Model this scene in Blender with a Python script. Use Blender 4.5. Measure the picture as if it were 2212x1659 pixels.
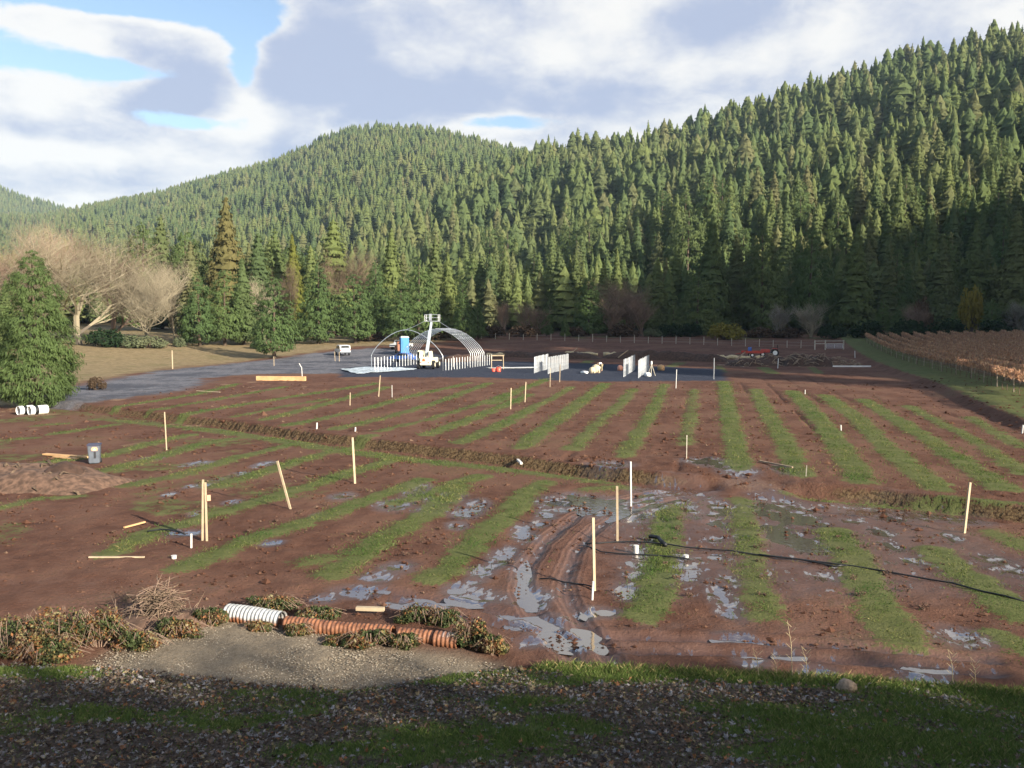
import bpy, bmesh, math, random
import numpy as np
from mathutils import Vector, Matrix

for o in list(bpy.data.objects):
    bpy.data.objects.remove(o, do_unlink=True)
SC = bpy.context.scene
COL = SC.collection
random.seed(7)
R = math.radians

# ------------------------------------------------------------------ camera
CAM_Z = 7.5
FPX, CU, CV = 1853.0, 1106.0, 829.5        # focal length and centre in 2212 x 1659 picture units
PITCH = math.atan(139.5 / FPX)
cd = bpy.data.cameras.new('camera'); cam = bpy.data.objects.new('camera', cd); COL.objects.link(cam)
cam.location = (0, 0, CAM_Z); cam.rotation_euler = (R(90) - PITCH, 0, 0)
cd.sensor_fit = 'HORIZONTAL'; cd.sensor_width = 36.0; cd.lens = 36.0 * FPX / 2212.0
cd.clip_start = 0.1; cd.clip_end = 20000
SC.camera = cam

# ------------------------------------------------------------------ light
SUN_EL = R(20.0)
SUN_H = Vector((0.737, -0.676, 0)).normalized()
SUN_V = Vector((SUN_H.x * math.cos(SUN_EL), SUN_H.y * math.cos(SUN_EL), math.sin(SUN_EL)))
sd = bpy.data.lights.new('sun', 'SUN'); sun = bpy.data.objects.new('sun', sd); COL.objects.link(sun)
sd.energy = 5.0; sd.angle = R(0.5); sd.color = (1.0, 0.91, 0.76)
sun.rotation_euler = (-SUN_V).to_track_quat('-Z', 'Y').to_euler()
sun.location = (60, -60, 80)

SC.view_settings.view_transform = 'Standard'; SC.view_settings.look = 'None'
SC.view_settings.exposure = 1.25; SC.view_settings.gamma = 1.0
SC.view_settings.use_curve_mapping = False
SC.cycles.use_denoising = True
SC.cycles.max_bounces = 5; SC.cycles.diffuse_bounces = 2; SC.cycles.glossy_bounces = 2
SC.cycles.transmission_bounces = 2; SC.cycles.volume_bounces = 0; SC.cycles.transparent_max_bounces = 4
SC.cycles.caustics_reflective = False; SC.cycles.caustics_refractive = False
SC.cycles.sample_clamp_indirect = 6

class NT:
    """tiny helper for building node trees"""
    def __init__(s, tree): s.t = tree
    def n(s, typ, **kw):
        nd = s.t.nodes.new(typ)
        for k, v in kw.items(): setattr(nd, k, v)
        return nd
    def put(s, sock, v):
        if v is None: return
        if hasattr(v, 'is_output') or isinstance(v, bpy.types.NodeSocket): s.t.links.new(v, sock)
        else:
            try: sock.default_value = v
            except Exception: sock.default_value = (v[0], v[1], v[2], 1.0)
    def m(s, op, a, b=None, c=None, clamp=False):
        nd = s.n('ShaderNodeMath', operation=op); nd.use_clamp = clamp
        for i, v in enumerate((a, b, c)):
            if v is not None: s.put(nd.inputs[i], v)
        return nd.outputs[0]
    def vm(s, op, a, b=None):
        nd = s.n('ShaderNodeVectorMath', operation=op)
        s.put(nd.inputs[0], a)
        if b is not None: s.put(nd.inputs[1], b)
        return nd.outputs['Value'] if op in ('LENGTH', 'DOT_PRODUCT') else nd.outputs[0]
    def ss(s, x, lo, hi):
        nd = s.n('ShaderNodeMapRange', interpolation_type='SMOOTHSTEP')
        s.put(nd.inputs['Value'], x); s.put(nd.inputs['From Min'], lo); s.put(nd.inputs['From Max'], hi)
        return nd.outputs[0]
    def mix(s, f, a, b):
        nd = s.n('ShaderNodeMix', data_type='RGBA')
        s.put(nd.inputs[0], f); s.put(nd.inputs[6], a if not isinstance(a, tuple) else (*a[:3], 1.0))
        s.put(nd.inputs[7], b if not isinstance(b, tuple) else (*b[:3], 1.0))
        return nd.outputs[2]
    def noise(s, vec, scale, detail=3, rough=0.55, dist=0.0):
        nd = s.n('ShaderNodeTexNoise'); s.put(nd.inputs['Vector'], vec)
        nd.inputs['Scale'].default_value = scale; nd.inputs['Detail'].default_value = detail
        nd.inputs['Roughness'].default_value = rough; nd.inputs['Distortion'].default_value = dist
        return nd.outputs['Fac']
    def pos(s): return s.n('ShaderNodeNewGeometry').outputs['Position']
    def obj(s): return s.n('ShaderNodeTexCoord').outputs['Object']
    def sep(s, v):
        nd = s.n('ShaderNodeSeparateXYZ'); s.put(nd.inputs[0], v); return nd.outputs
    def comb(s, x, y, z):
        nd = s.n('ShaderNodeCombineXYZ')
        for i, v in enumerate((x, y, z)): s.put(nd.inputs[i], v)
        return nd.outputs[0]
    def attr(s, name):
        nd = s.n('ShaderNodeAttribute'); nd.attribute_name = name; return nd.outputs
    def rnd(s): return s.n('ShaderNodeObjectInfo').outputs['Random']
    def bump(s, h, strength, dist):
        nd = s.n('ShaderNodeBump'); s.put(nd.inputs['Height'], h)
        nd.inputs['Strength'].default_value = strength; nd.inputs['Distance'].default_value = dist
        return nd.outputs[0]

def pix_azel(u, v):
    a, b = (u - CU) / FPX, (CV - v) / FPX
    y = math.cos(PITCH) + b * math.sin(PITCH); z = -math.sin(PITCH) + b * math.cos(PITCH)
    return math.atan2(a, y), math.atan2(z, math.hypot(a, y))

# ------------------------------------------------------------------ sky
W = bpy.data.worlds.new('World'); SC.world = W; W.use_nodes = True
t = NT(W.node_tree); W.node_tree.nodes.clear()
sky = t.n('ShaderNodeTexSky', sky_type='NISHITA'); sky.sun_disc = False
sky.sun_elevation = SUN_EL; sky.sun_rotation = math.atan2(SUN_H.x, SUN_H.y)
sky.altitude = 400; sky.air_density = 1.0; sky.dust_density = 2.2; sky.ozone_density = 1.0
d = t.n('ShaderNodeTexCoord').outputs['Generated']
dx, dy, dz = t.sep(d)
az = t.m('ARCTAN2', dx, dy)
el = t.m('ARCSINE', t.m('MINIMUM', t.m('MAXIMUM', dz, -0.999), 0.999))
# cloud layer seen in perspective: direction projected on a plane overhead
den = t.m('ADD', t.m('MAXIMUM', dz, 0.0), 0.22)
pv = t.comb(t.m('DIVIDE', dx, den), t.m('DIVIDE', dy, den), 0.0)
warp = t.noise(pv, 2.2, 3)
av = t.comb(az, t.m('MULTIPLY', el, 1.7), t.m('MULTIPLY', warp, 0.25))
n1 = t.noise(av, 5.2, 11, 0.63, 0.12)
n2 = t.noise(t.vm('ADD', av, (3.1, 7.7, 0.05)), 7.0, 10, 0.60, 0.10)
n3 = t.noise(t.vm('ADD', av, (9.3, 1.2, 0.0)), 2.6, 5, 0.55, 0.2)
def blob(u, v, ru, rv, w):
    a0, e0 = pix_azel(u, v)
    p = t.m('POWER', t.m('DIVIDE', t.m('SUBTRACT', az, a0), ru / FPX), 2.0)
    q = t.m('POWER', t.m('DIVIDE', t.m('SUBTRACT', el, e0), rv / FPX), 2.0)
    return t.m('MULTIPLY', t.m('EXPONENT', t.m('MULTIPLY', t.m('ADD', p, q), -1.0)), w)
def total(lst):
    s = None
    for b in lst:
        x = blob(*b); s = x if s is None else t.m('ADD', s, x)
    return s
# where the heaped clouds stand (and the blue gaps between them)
cov = total([(1350, 90, 620, 200, .42), (850, 110, 260, 150, .30), (1900, 120, 330, 200, .25), (1000, 200, 500, 60, .2),
             (80, 235, 190, 85, .30), (390, 185, 110, 65, .26), (560, 250, 130, 90, .24), (130, 340, 330, 45, .38),
             (200, 60, 330, 28, .26), (500, 360, 330, 60, .30), (150, 410, 300, 60, .25),
             (300, 10, 260, 30, -.30), (530, 60, 75, 120, -.34), (240, 150, 230, 22, -.22), (420, 262, 110, 18, -.26),
             (1090, 262, 130, 22, -.42), (1830, 25, 60, 50, -.25), (530, 175, 26, 80, -.2)])
dens = t.m('ADD', n1, cov)
cmask = t.ss(dens, 0.52, 0.66)
# shaded undersides and bright tops
shade = total([(720, 90, 130, 110, .38), (640, 180, 100, 60, .22), (410, 190, 75, 60, .46), (340, 240, 70, 30, .30), (900, 190, 160, 80, .24),
               (1150, 215, 330, 45, .16), (1560, 30, 160, 50, .22), (620, 330, 140, 40, .26), (100, 285, 140, 22, .16), (150, 390, 260, 30, .10),
               (1150, 70, 170, 60, -.06), (1500, 130, 260, 70, -.08), (1400, 200, 420, 40, .14), (1750, 60, 200, 90, .12), (120, 230, 90, 50, -.14), (100, 325, 200, 22, -.3), (540, 250, 90, 70, -.2)])
lum = t.ss(t.m('SUBTRACT', t.m('ADD', t.m('MULTIPLY', t.m('SUBTRACT', n2, .16), 1.1), t.m('ADD', t.m('MULTIPLY', n3, 0.30), t.m('MULTIPLY', t.m('SUBTRACT', 1.0, t.ss(dens, .58, .86)), .16))), shade), 0.24, 0.68)
ccol = t.mix(lum, (0.30, 0.34, 0.45), (0.63, 0.615, 0.59))
bg1 = t.n('ShaderNodeBackground'); t.put(bg1.inputs[0], sky.outputs[0]); bg1.inputs[1].default_value = 0.092
bg2 = t.n('ShaderNodeBackground'); t.put(bg2.inputs[0], ccol); bg2.inputs[1].default_value = 0.68
mx = t.n('ShaderNodeMixShader'); t.put(mx.inputs[0], t.m('MULTIPLY', cmask, 0.93))
t.t.links.new(bg1.outputs[0], mx.inputs[1]); t.t.links.new(bg2.outputs[0], mx.inputs[2])
wo = t.n('ShaderNodeOutputWorld'); t.t.links.new(mx.outputs[0], wo.inputs[0])

# ------------------------------------------------------------------ helpers
def tag(o, label=None, cat=None, group=None, kind=None):
    if label: o['label'] = label
    if cat: o['category'] = cat
    if group: o['group'] = group
    if kind: o['kind'] = kind
    return o

def mesh_np(name, V, faces, mats=(), fcol=None, midx=None, smooth=False):
    """V (n,3); faces: list of arrays (m,k)"""
    me = bpy.data.meshes.new(name)
    V = np.asarray(V, dtype=np.float32)
    if not isinstance(faces, (list, tuple)): faces = [faces]
    faces = [np.asarray(f, dtype=np.int32) for f in faces if len(f)]
    me.vertices.add(len(V)); me.vertices.foreach_set('co', V.ravel())
    loops = np.concatenate([f.ravel() for f in faces])
    counts = np.concatenate([np.full(len(f), f.shape[1], dtype=np.int32) for f in faces])
    starts = np.concatenate([[0], np.cumsum(counts)[:-1]]).astype(np.int32)
    me.loops.add(len(loops)); me.loops.foreach_set('vertex_index', loops)
    me.polygons.add(len(counts)); me.polygons.foreach_set('loop_start', starts)
    if midx is not None: me.polygons.foreach_set('material_index', np.asarray(midx, dtype=np.int32))
    me.polygons.foreach_set('use_smooth', np.full(len(counts), smooth, dtype=bool))
    me.update(calc_edges=True)
    if fcol is not None:
        a = me.attributes.new('col', 'FLOAT_COLOR', 'FACE')
        c = np.ones((len(counts), 4), dtype=np.float32); c[:, :3] = fcol
        a.data.foreach_set('color', c.ravel())
    for m in mats: me.materials.append(m)
    return me

def link(name, me, parent=None, loc=None, rot=None, scale=None):
    o = bpy.data.objects.new(name, me); COL.objects.link(o)
    if parent is not None: o.parent = parent
    if loc is not None: o.location = loc
    if rot is not None: o.rotation_euler = rot
    if scale is not None: o.scale = (scale,) * 3 if not hasattr(scale, '__len__') else scale
    return o

def empty(name, loc, rz=0.0, scale=None):
    o = link(name, None, None, loc, (0, 0, rz), scale); o.empty_display_size = 0.3
    return o

class MB:
    """collects simple solids into one mesh"""
    def __init__(s): s.V = []; s.F = []; s.M = []
    def add(s, V, F, mi=0):
        b = len(s.V); s.V += [tuple(v) for v in V]; s.F += [tuple(i + b for i in f) for f in F]; s.M += [mi] * len(F); return s
    def box(s, c, size, mi=0, rz=0.0, taper=1.0, rot=None, shift=(0, 0)):
        hx, hy, hz = size[0] / 2, size[1] / 2, size[2] / 2
        V = []
        M3 = rot if rot is not None else Matrix.Rotation(rz, 3, 'Z')
        for z in (-1, 1):
            k = 1.0 if z < 0 else taper
            for x, y in ((-1, -1), (1, -1), (1, 1), (-1, 1)):
                p = Vector((x * hx * k + (shift[0] if z > 0 else 0), y * hy * k + (shift[1] if z > 0 else 0), z * hz))
                V.append(M3 @ p + Vector(c))
        return s.add(V, [(3, 2, 1, 0), (4, 5, 6, 7), (0, 1, 5, 4), (1, 2, 6, 5), (2, 3, 7, 6), (3, 0, 4, 7)], mi)
    def tube(s, pts, rad, n=6, mi=0, cap=True):
        pts = [Vector(p) for p in pts]; rr = rad if hasattr(rad, '__len__') else [rad] * len(pts)
        V = []; F = []
        up = None
        for i, p in enumerate(pts):
            tg = (pts[min(i + 1, len(pts) - 1)] - pts[max(i - 1, 0)]).normalized()
            if up is None: up = Vector((0, 0, 1)) if abs(tg.z) < 0.9 else Vector((1, 0, 0))
            a = tg.cross(up).normalized(); b = a.cross(tg).normalized(); up = b
            for k in range(n):
                th = 2 * math.pi * k / n
                V.append(p + (a * math.cos(th) + b * math.sin(th)) * rr[i])
        for i in range(len(pts) - 1):
            for k in range(n):
                F.append((i * n + k, i * n + (k + 1) % n, (i + 1) * n + (k + 1) % n, (i + 1) * n + k))
        if cap:
            F.append(tuple(range(n - 1, -1, -1))); F.append(tuple((len(pts) - 1) * n + k for k in range(n)))
        return s.add(V, F, mi)
    def prism(s, prof, axis_len, mi=0, axis='y', c=(0, 0, 0)):
        """profile polygon [(a,b)...] extruded along an axis, centred"""
        n = len(prof); V = []
        for sgn in (-0.5, 0.5):
            for a, b in prof:
                if axis == 'y': V.append((a + c[0], sgn * axis_len + c[1], b + c[2]))
                elif axis == 'x': V.append((sgn * axis_len + c[0], a + c[1], b + c[2]))
                else: V.append((a + c[0], b + c[1], sgn * axis_len + c[2]))
        F = [tuple(range(n)), tuple(range(2 * n - 1, n - 1, -1))]
        F += [(i, i + n, (i + 1) % n + n, (i + 1) % n) for i in range(n)]
        return s.add(V, F, mi)
    def mesh(s, name, mats, smooth=False):
        me = bpy.data.meshes.new(name); me.from_pydata(s.V, [], s.F)
        for m in (mats if isinstance(mats, (list, tuple)) else [mats]): me.materials.append(m)
        me.polygons.foreach_set('material_index', s.M)
        if smooth: me.polygons.foreach_set('use_smooth', [True] * len(me.polygons))
        me.update()
        return me
    def build(s, name, mats, parent=None, smooth=False, bevel=0.0, **kw):
        me = s.mesh(name, mats, smooth)
        if bevel:
            bm = bmesh.new(); bm.from_mesh(me)
            bmesh.ops.bevel(bm, geom=bm.edges[:], offset=bevel, segments=2, affect='EDGES', clamp_overlap=True)
            bm.to_mesh(me); bm.free()
        return link(name, me, parent, **kw)

# lattice value noise
def _h(ix, iy, seed):
    n = (ix.astype(np.int64) * 374761393 + iy.astype(np.int64) * 668265263 + seed * 1442695041) & 0x7fffffff
    n = ((n ^ (n >> 13)) * 1274126177) & 0x7fffffff
    return ((n ^ (n >> 16)) & 0xffff) / 65535.0
def vnoise(x, y, seed=0):
    x = np.asarray(x, float); y = np.asarray(y, float)
    ix, iy = np.floor(x), np.floor(y); fx, fy = x - ix, y - iy
    fx = fx * fx * (3 - 2 * fx); fy = fy * fy * (3 - 2 * fy)
    a = _h(ix, iy, seed); b = _h(ix + 1, iy, seed); c = _h(ix, iy + 1, seed); e = _h(ix + 1, iy + 1, seed)
    return (a * (1 - fx) + b * fx) * (1 - fy) + (c * (1 - fx) + e * fx) * fy
def fbm(x, y, seed=0, oct=4):
    s = 0; a = 0.5; 
    for k in range(oct):
        s = s + a * vnoise(x * 2 ** k, y * 2 ** k, seed + k * 17); a *= 0.5
    return s / (1 - 0.5 ** oct) - 0.5
def sm(x, lo=0.0, hi=1.0):
    q = np.clip((np.asarray(x, float) - lo) / (hi - lo), 0, 1); return q * q * (3 - 2 * q)

# ------------------------------------------------------------------ the lie of the land
# foot of the field terrace (ditch and low bank across the field), from left to right, metres
EDGE_PX = [(-400, 850), (0, 866), (165, 882), (250, 893), (480, 920), (700, 953), (900, 977), (1120, 1004), (1300, 1030), (1420, 1045), (1560, 1052),
           (1690, 1062), (1900, 1082), (2212, 1122), (2600, 1175)]
def ray_flat(u, v, z=0.0):
    a, b = (u - CU) / FPX, (CV - v) / FPX
    y = math.cos(PITCH) + b * math.sin(PITCH); zz = -math.sin(PITCH) + b * math.cos(PITCH)
    k = (z - CAM_Z) / zz
    return a * k, y * k
EDGE = np.array([ray_flat(u, v) for u, v in EDGE_PX])
CROSS_X = (ray_flat(1560, 1052)[0], ray_flat(1690, 1062)[0])
CUT = np.array([(30, 20), (31, 45), (32.5, 54.4), (36.9, 68.8), (45, 93.3), (47.6, 104.5), (64.6, 163), (85, 230), (100, 300)], float)   # cut bank below the vineyard
def edge_y(x): return np.interp(x, EDGE[:, 0], EDGE[:, 1])
def cut_x(y): return np.interp(y, CUT[:, 1], CUT[:, 0])
def H(x, y):
    x = np.asarray(x, float); y = np.asarray(y, float)
    u = y - edge_y(x)
    cr = sm(x, CROSS_X[0] - 0.8, CROSS_X[0] + .2) * (1 - sm(x, CROSS_X[1] - .2, CROSS_X[1] + 0.8))
    steep = 0.46 * sm(u, -0.12, 0.30); gentle = 0.46 * sm(u, -2.5, 2.5)
    z = steep * (1 - cr) + gentle * cr
    z = z - 0.16 * np.exp(-((u + 0.55) / 0.55) ** 2) * (1 - cr)
    z = z + 2.8 * sm(y, 130, 235) + 0.03 * np.maximum(y - 235, 0)
    z = z + 1.8 * sm(-x, 45, 82) * sm(y, 105, 160)
    c = x - cut_x(y)
    z = z + (0.50 * sm(c, -0.5, 1.0) + 0.035 * np.clip(c, 0, 60)) * sm(y, 40, 60)
    return z
def at(u, v):
    z = 0.0
    for _ in range(14):
        x, y = ray_flat(u, v, min(z, 7.0)); y = min(y, 420.0); z = 0.5 * z + 0.5 * float(H(x, y))
    return Vector((x, y, float(H(x, y))))
def at_depth(u, y):
    """ground point in the vertical plane of picture column u at forward distance y"""
    x = (u - CU) / FPX * y
    return Vector((x, y, float(H(x, y))))
def top_z(v, y):
    b = (CV - v) / FPX
    return CAM_Z + y * (-math.sin(PITCH) + b * math.cos(PITCH)) / (math.cos(PITCH) + b * math.sin(PITCH))

# ------------------------------------------------------------------ materials
MATS = {}
def simple(name, col, rough=0.8, metal=0.0, var=0.0, scale=4.0, bump=0.0, spec=0.4):
    m = bpy.data.materials.new(name); m.use_nodes = True; q = NT(m.node_tree); b = m.node_tree.nodes['Principled BSDF']
    b.inputs['Roughness'].default_value = rough; b.inputs['Metallic'].default_value = metal
    b.inputs['Specular IOR Level'].default_value = spec
    if var:
        n = q.noise(q.obj(), scale, 4)
        f = q.ss(n, 0.3, 0.7)
        q.put(b.inputs['Base Color'], q.mix(f, tuple(c * (1 - var) for c in col), tuple(min(1, c * (1 + var)) for c in col)))
        q.put(b.inputs['Roughness'], q.m('ADD', q.m('MULTIPLY', n, 0.3), rough - 0.15, clamp=True))
        if bump: q.put(b.inputs['Normal'], q.bump(n, bump, 0.02))
    else: b.inputs['Base Color'].default_value = (*col, 1)
    MATS[name] = m
    return m
def foliage(name, cols, rough=0.75, transl=0.25, var_scale=0.35):
    """leaf material: colour differs from plant to plant and clump to clump; light also passes through the leaves"""
    m = bpy.data.materials.new(name); m.use_nodes = True; q = NT(m.node_tree); q.t.nodes.clear()
    n = q.noise(q.obj(), var_scale, 3)
    r = q.rnd()
    c = q.mix(r, cols[0], cols[1])
    c = q.mix(q.ss(q.m('FRACT', q.m('MULTIPLY', r, 7.31)), 0.70, 1.0), c, cols[2])
    stand = q.noise(q.vm('MULTIPLY', q.n('ShaderNodeObjectInfo').outputs['Location'], (.011, .011, .011)), 1.0, 3)
    c = q.mix(q.m('MULTIPLY', q.ss(stand, .46, .66), .6), c, q.mix(.5, cols[1], cols[2]))
    c = q.mix(q.m('MULTIPLY', q.ss(stand, .54, .36), .5), c, cols[0])
    c = q.mix(q.ss(n, 0.35, 0.75), c, q.mix(0.5, c, cols[3]))
    d = q.n('ShaderNodeBsdfDiffuse'); q.put(d.inputs[0], c)
    tr = q.n('ShaderNodeBsdfTranslucent'); q.put(tr.inputs[0], q.mix(0.4, c, cols[2]))
    mx = q.n('ShaderNodeMixShader'); mx.inputs[0].default_value = transl
    q.t.links.new(d.outputs[0], mx.inputs[1]); q.t.links.new(tr.outputs[0], mx.inputs[2])
    o = q.n('ShaderNodeOutputMaterial'); q.t.links.new(mx.outputs[0], o.inputs[0])
    MATS[name] = m
    return m
def leafmat(name, transl=0.25, gloss=0.0):
    """colour comes from a per-leaf colour attribute"""
    m = bpy.data.materials.new(name); m.use_nodes = True; q = NT(m.node_tree); q.t.nodes.clear()
    c = q.attr('col')[0]
    d = q.n('ShaderNodeBsdfPrincipled'); q.put(d.inputs['Base Color'], c); d.inputs['Roughness'].default_value = 0.62
    d.inputs['Specular IOR Level'].default_value = gloss
    tr = q.n('ShaderNodeBsdfTranslucent'); q.put(tr.inputs[0], c)
    mx = q.n('ShaderNodeMixShader'); mx.inputs[0].default_value = transl
    q.t.links.new(d.outputs[0], mx.inputs[1]); q.t.links.new(tr.outputs[0], mx.inputs[2])
    o = q.n('ShaderNodeOutputMaterial'); q.t.links.new(mx.outputs[0], o.inputs[0])
    MATS[name] = m
    return m

# ------------------------------------------------------------------ field layout, metres
UPPER = [
    (0.95, 0.80, [(-31.9, 68.5), (-30.9, 73.6), (-29.8, 80.7), (-30.1, 93.5)]),
    (0.90, 0.60, [(-28.0, 65.9), (-26.3, 74.0), (-23.8, 89.8)]),
    (1.00, 0.85, [(-24.5, 62.9), (-22.2, 71.0), (-18.2, 83.7), (-14.7, 95.0)]),
    (0.90, 0.50, [(-20.2, 61.6), (-18.4, 69.3), (-16.4, 75.5)]),
    (1.00, 0.85, [(-17.4, 60.1), (-15.5, 71.5), (-13.0, 89.3)]),
    (0.95, 0.80, [(-15.0, 56.6), (-12.4, 64.0), (-9.5, 77.5), (-4.8, 95.0)]),
    (1.00, 0.70, [(-11.5, 54.5), (-9.0, 61.3), (-6.2, 73.6), (-2.5, 95.0)]),
    (0.90, 0.45, [(-8.5, 53.5), (-5.9, 60.1), (-3.5, 68.5), (-0.2, 81.8)]),
    (1.05, 0.95, [(-5.2, 52.1), (-3.0, 60.1), (-0.2, 71.8), (1.7, 80.7)]),
    (1.05, 0.85, [(-3.0, 48.6), (-0.8, 56.6), (1.4, 66.9)]),
    (1.05, 0.85, [(-1.7, 71.5), (0.5, 83.8), (4.4, 102.3)]),
    (0.90, 0.60, [(1.3, 67.3), (3.9, 77.5), (6.3, 89.5)]),
    (1.10, 1.00, [(0.5, 47.0), (3.0, 59.1), (6.2, 74.4), (10.4, 94.5)]),
    (1.00, 0.55, [(3.3, 46.3), (5.8, 57.8), (9.1, 71.6), (12.4, 86.9)]),
    (1.00, 0.70, [(5.8, 43.9), (8.7, 56.5), (12.3, 72.4), (16.7, 93.2)]),
    (1.00, 0.30, [(9.8, 48.1), (13.0, 61.9), (18.5, 86.9)]),
    (1.15, 1.00, [(24.1, 97.3), (15.3, 59.8), (10.8, 40.3)]),
    (1.15, 0.80, [(24.7, 86.8), (19.3, 64.6), (15.7, 48.9), (13.1, 38.5)]),
    (1.20, 1.00, [(27.5, 84.1), (22.6, 63.6), (18.7, 48.9), (15.2, 36.8)]),
    (1.20, 0.90, [(29.2, 80.0), (24.4, 59.8), (20.4, 46.1), (18.3, 37.5), (17.8, 35.1)]),
    (1.15, 0.90, [(31.0, 75.5), (27.0, 59.8), (24.2, 48.9), (21.9, 40.5), (20.5, 35.1)]),
    (1.00, 0.60, [(32.5, 70.2), (29.2, 58.1), (26.8, 48.9), (23.4, 38.9)]),
    (1.00, 0.55, [(33.1, 61.7), (29.8, 52.1), (28.1, 46.6)]),
    (1.60, 0.90, [(36.7, 125.9), (34.2, 112.0)]),
    (1.30, 0.50, [(44.1, 125.9), (40.2, 112.0)]),
    (1.30, 0.40, [(31.3, 129.9), (28.0, 113.6)]),
    (1.80, 0.60, [(9.7, 127.7), (13.1, 143.4)]),
    (1.80, 0.40, [(23.6, 127.7), (27.4, 139.1)]),
]
LOWER = [
    (0.90, 0.70, [(-31.7, 52.8), (-30.4, 54.1)]),
    (0.90, 0.70, [(-30.1, 55.9), (-29.1, 58.5), (-28.4, 61.0)]),
    (0.80, 0.60, [(-33.7, 60.2), (-32.0, 61.7)]),
    (1.10, 0.50, [(-31.4, 64.2), (-26.2, 61.5), (-19.3, 56.6), (-12.2, 51.8)]),
    (1.00, 1.00, [(-24.9, 44.0), (-23.3, 46.2), (-22.4, 47.0), (-21.9, 51.2), (-21.0, 55.5)]),
    (1.00, 0.85, [(-20.2, 42.3), (-19.2, 46.7), (-18.8, 51.2), (-17.5, 53.6)]),
    (1.00, 0.75, [(-17.3, 38.3), (-16.1, 40.9), (-14.9, 46.2), (-13.3, 50.9)]),
    (1.00, 0.75, [(-13.4, 38.0), (-12.5, 40.9), (-11.4, 45.0), (-10.4, 48.0), (-8.6, 51.8)]),
    (0.80, 0.50, [(-20.4, 33.7), (-19.9, 35.4), (-18.3, 36.0)]),
    (1.05, 0.95, [(-12.9, 27.2), (-12.7, 30.0), (-11.6, 32.2), (-10.6, 34.5), (-8.6, 39.7), (-6.1, 46.2)]),
    (1.00, 0.90, [(-9.9, 25.5), (-9.2, 28.1), (-8.3, 30.3), (-7.1, 32.4), (-5.5, 36.5), (-4.1, 39.7)]),
    (1.00, 0.40, [(-6.4, 26.0), (-5.8, 26.5)]),
    (1.00, 0.90, [(-4.7, 34.7), (-3.3, 36.8), (-2.4, 39.2), (-1.5, 40.8)]),
    (1.05, 0.80, [(-5.3, 24.8), (-4.7, 28.0), (-3.6, 31.6), (-2.2, 38.3)]),
    (1.05, 0.80, [(-2.3, 24.4), (-1.7, 26.0), (-1.1, 29.2), (-0.2, 32.2), (0.7, 36.8), (1.6, 39.3)]),
    (1.00, 0.50, [(3.3, 37.3), (5.3, 38.1)]),
    (0.60, 0.40, [(0.9, 26.0), (1.2, 28.2), (1.9, 30.0)]),
    (0.95, 1.00, [(3.4, 21.4), (4.4, 25.2), (5.6, 30.7), (6.7, 35.5)]),
    (0.95, 0.60, [(6.5, 21.2), (6.9, 23.5), (7.4, 25.8), (8.6, 31.1), (9.5, 35.2)]),
    (1.00, 1.00, [(9.1, 19.4), (9.6, 22.0), (10.3, 24.7), (10.8, 26.9), (11.4, 30.0)]),
    (1.10, 0.90, [(12.9, 21.2), (13.2, 23.7), (13.4, 25.8), (13.7, 27.5)]),
    (1.00, 0.90, [(11.8, 18.1), (11.6, 19.0), (11.6, 20.0)]),
    (1.10, 0.60, [(17.1, 26.9), (17.0, 28.0), (16.9, 30.0)]),
    (0.80, 0.50, [(11.8, 36.3), (15.4, 34.4), (18.0, 33.3), (19.6, 32.4)]),
    (1.30, 0.60, [(-21.0, 58.9), (-10.9, 49.4), (-5.1, 45.3), (-0.1, 42.4), (4.2, 39.4)]),
]
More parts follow.
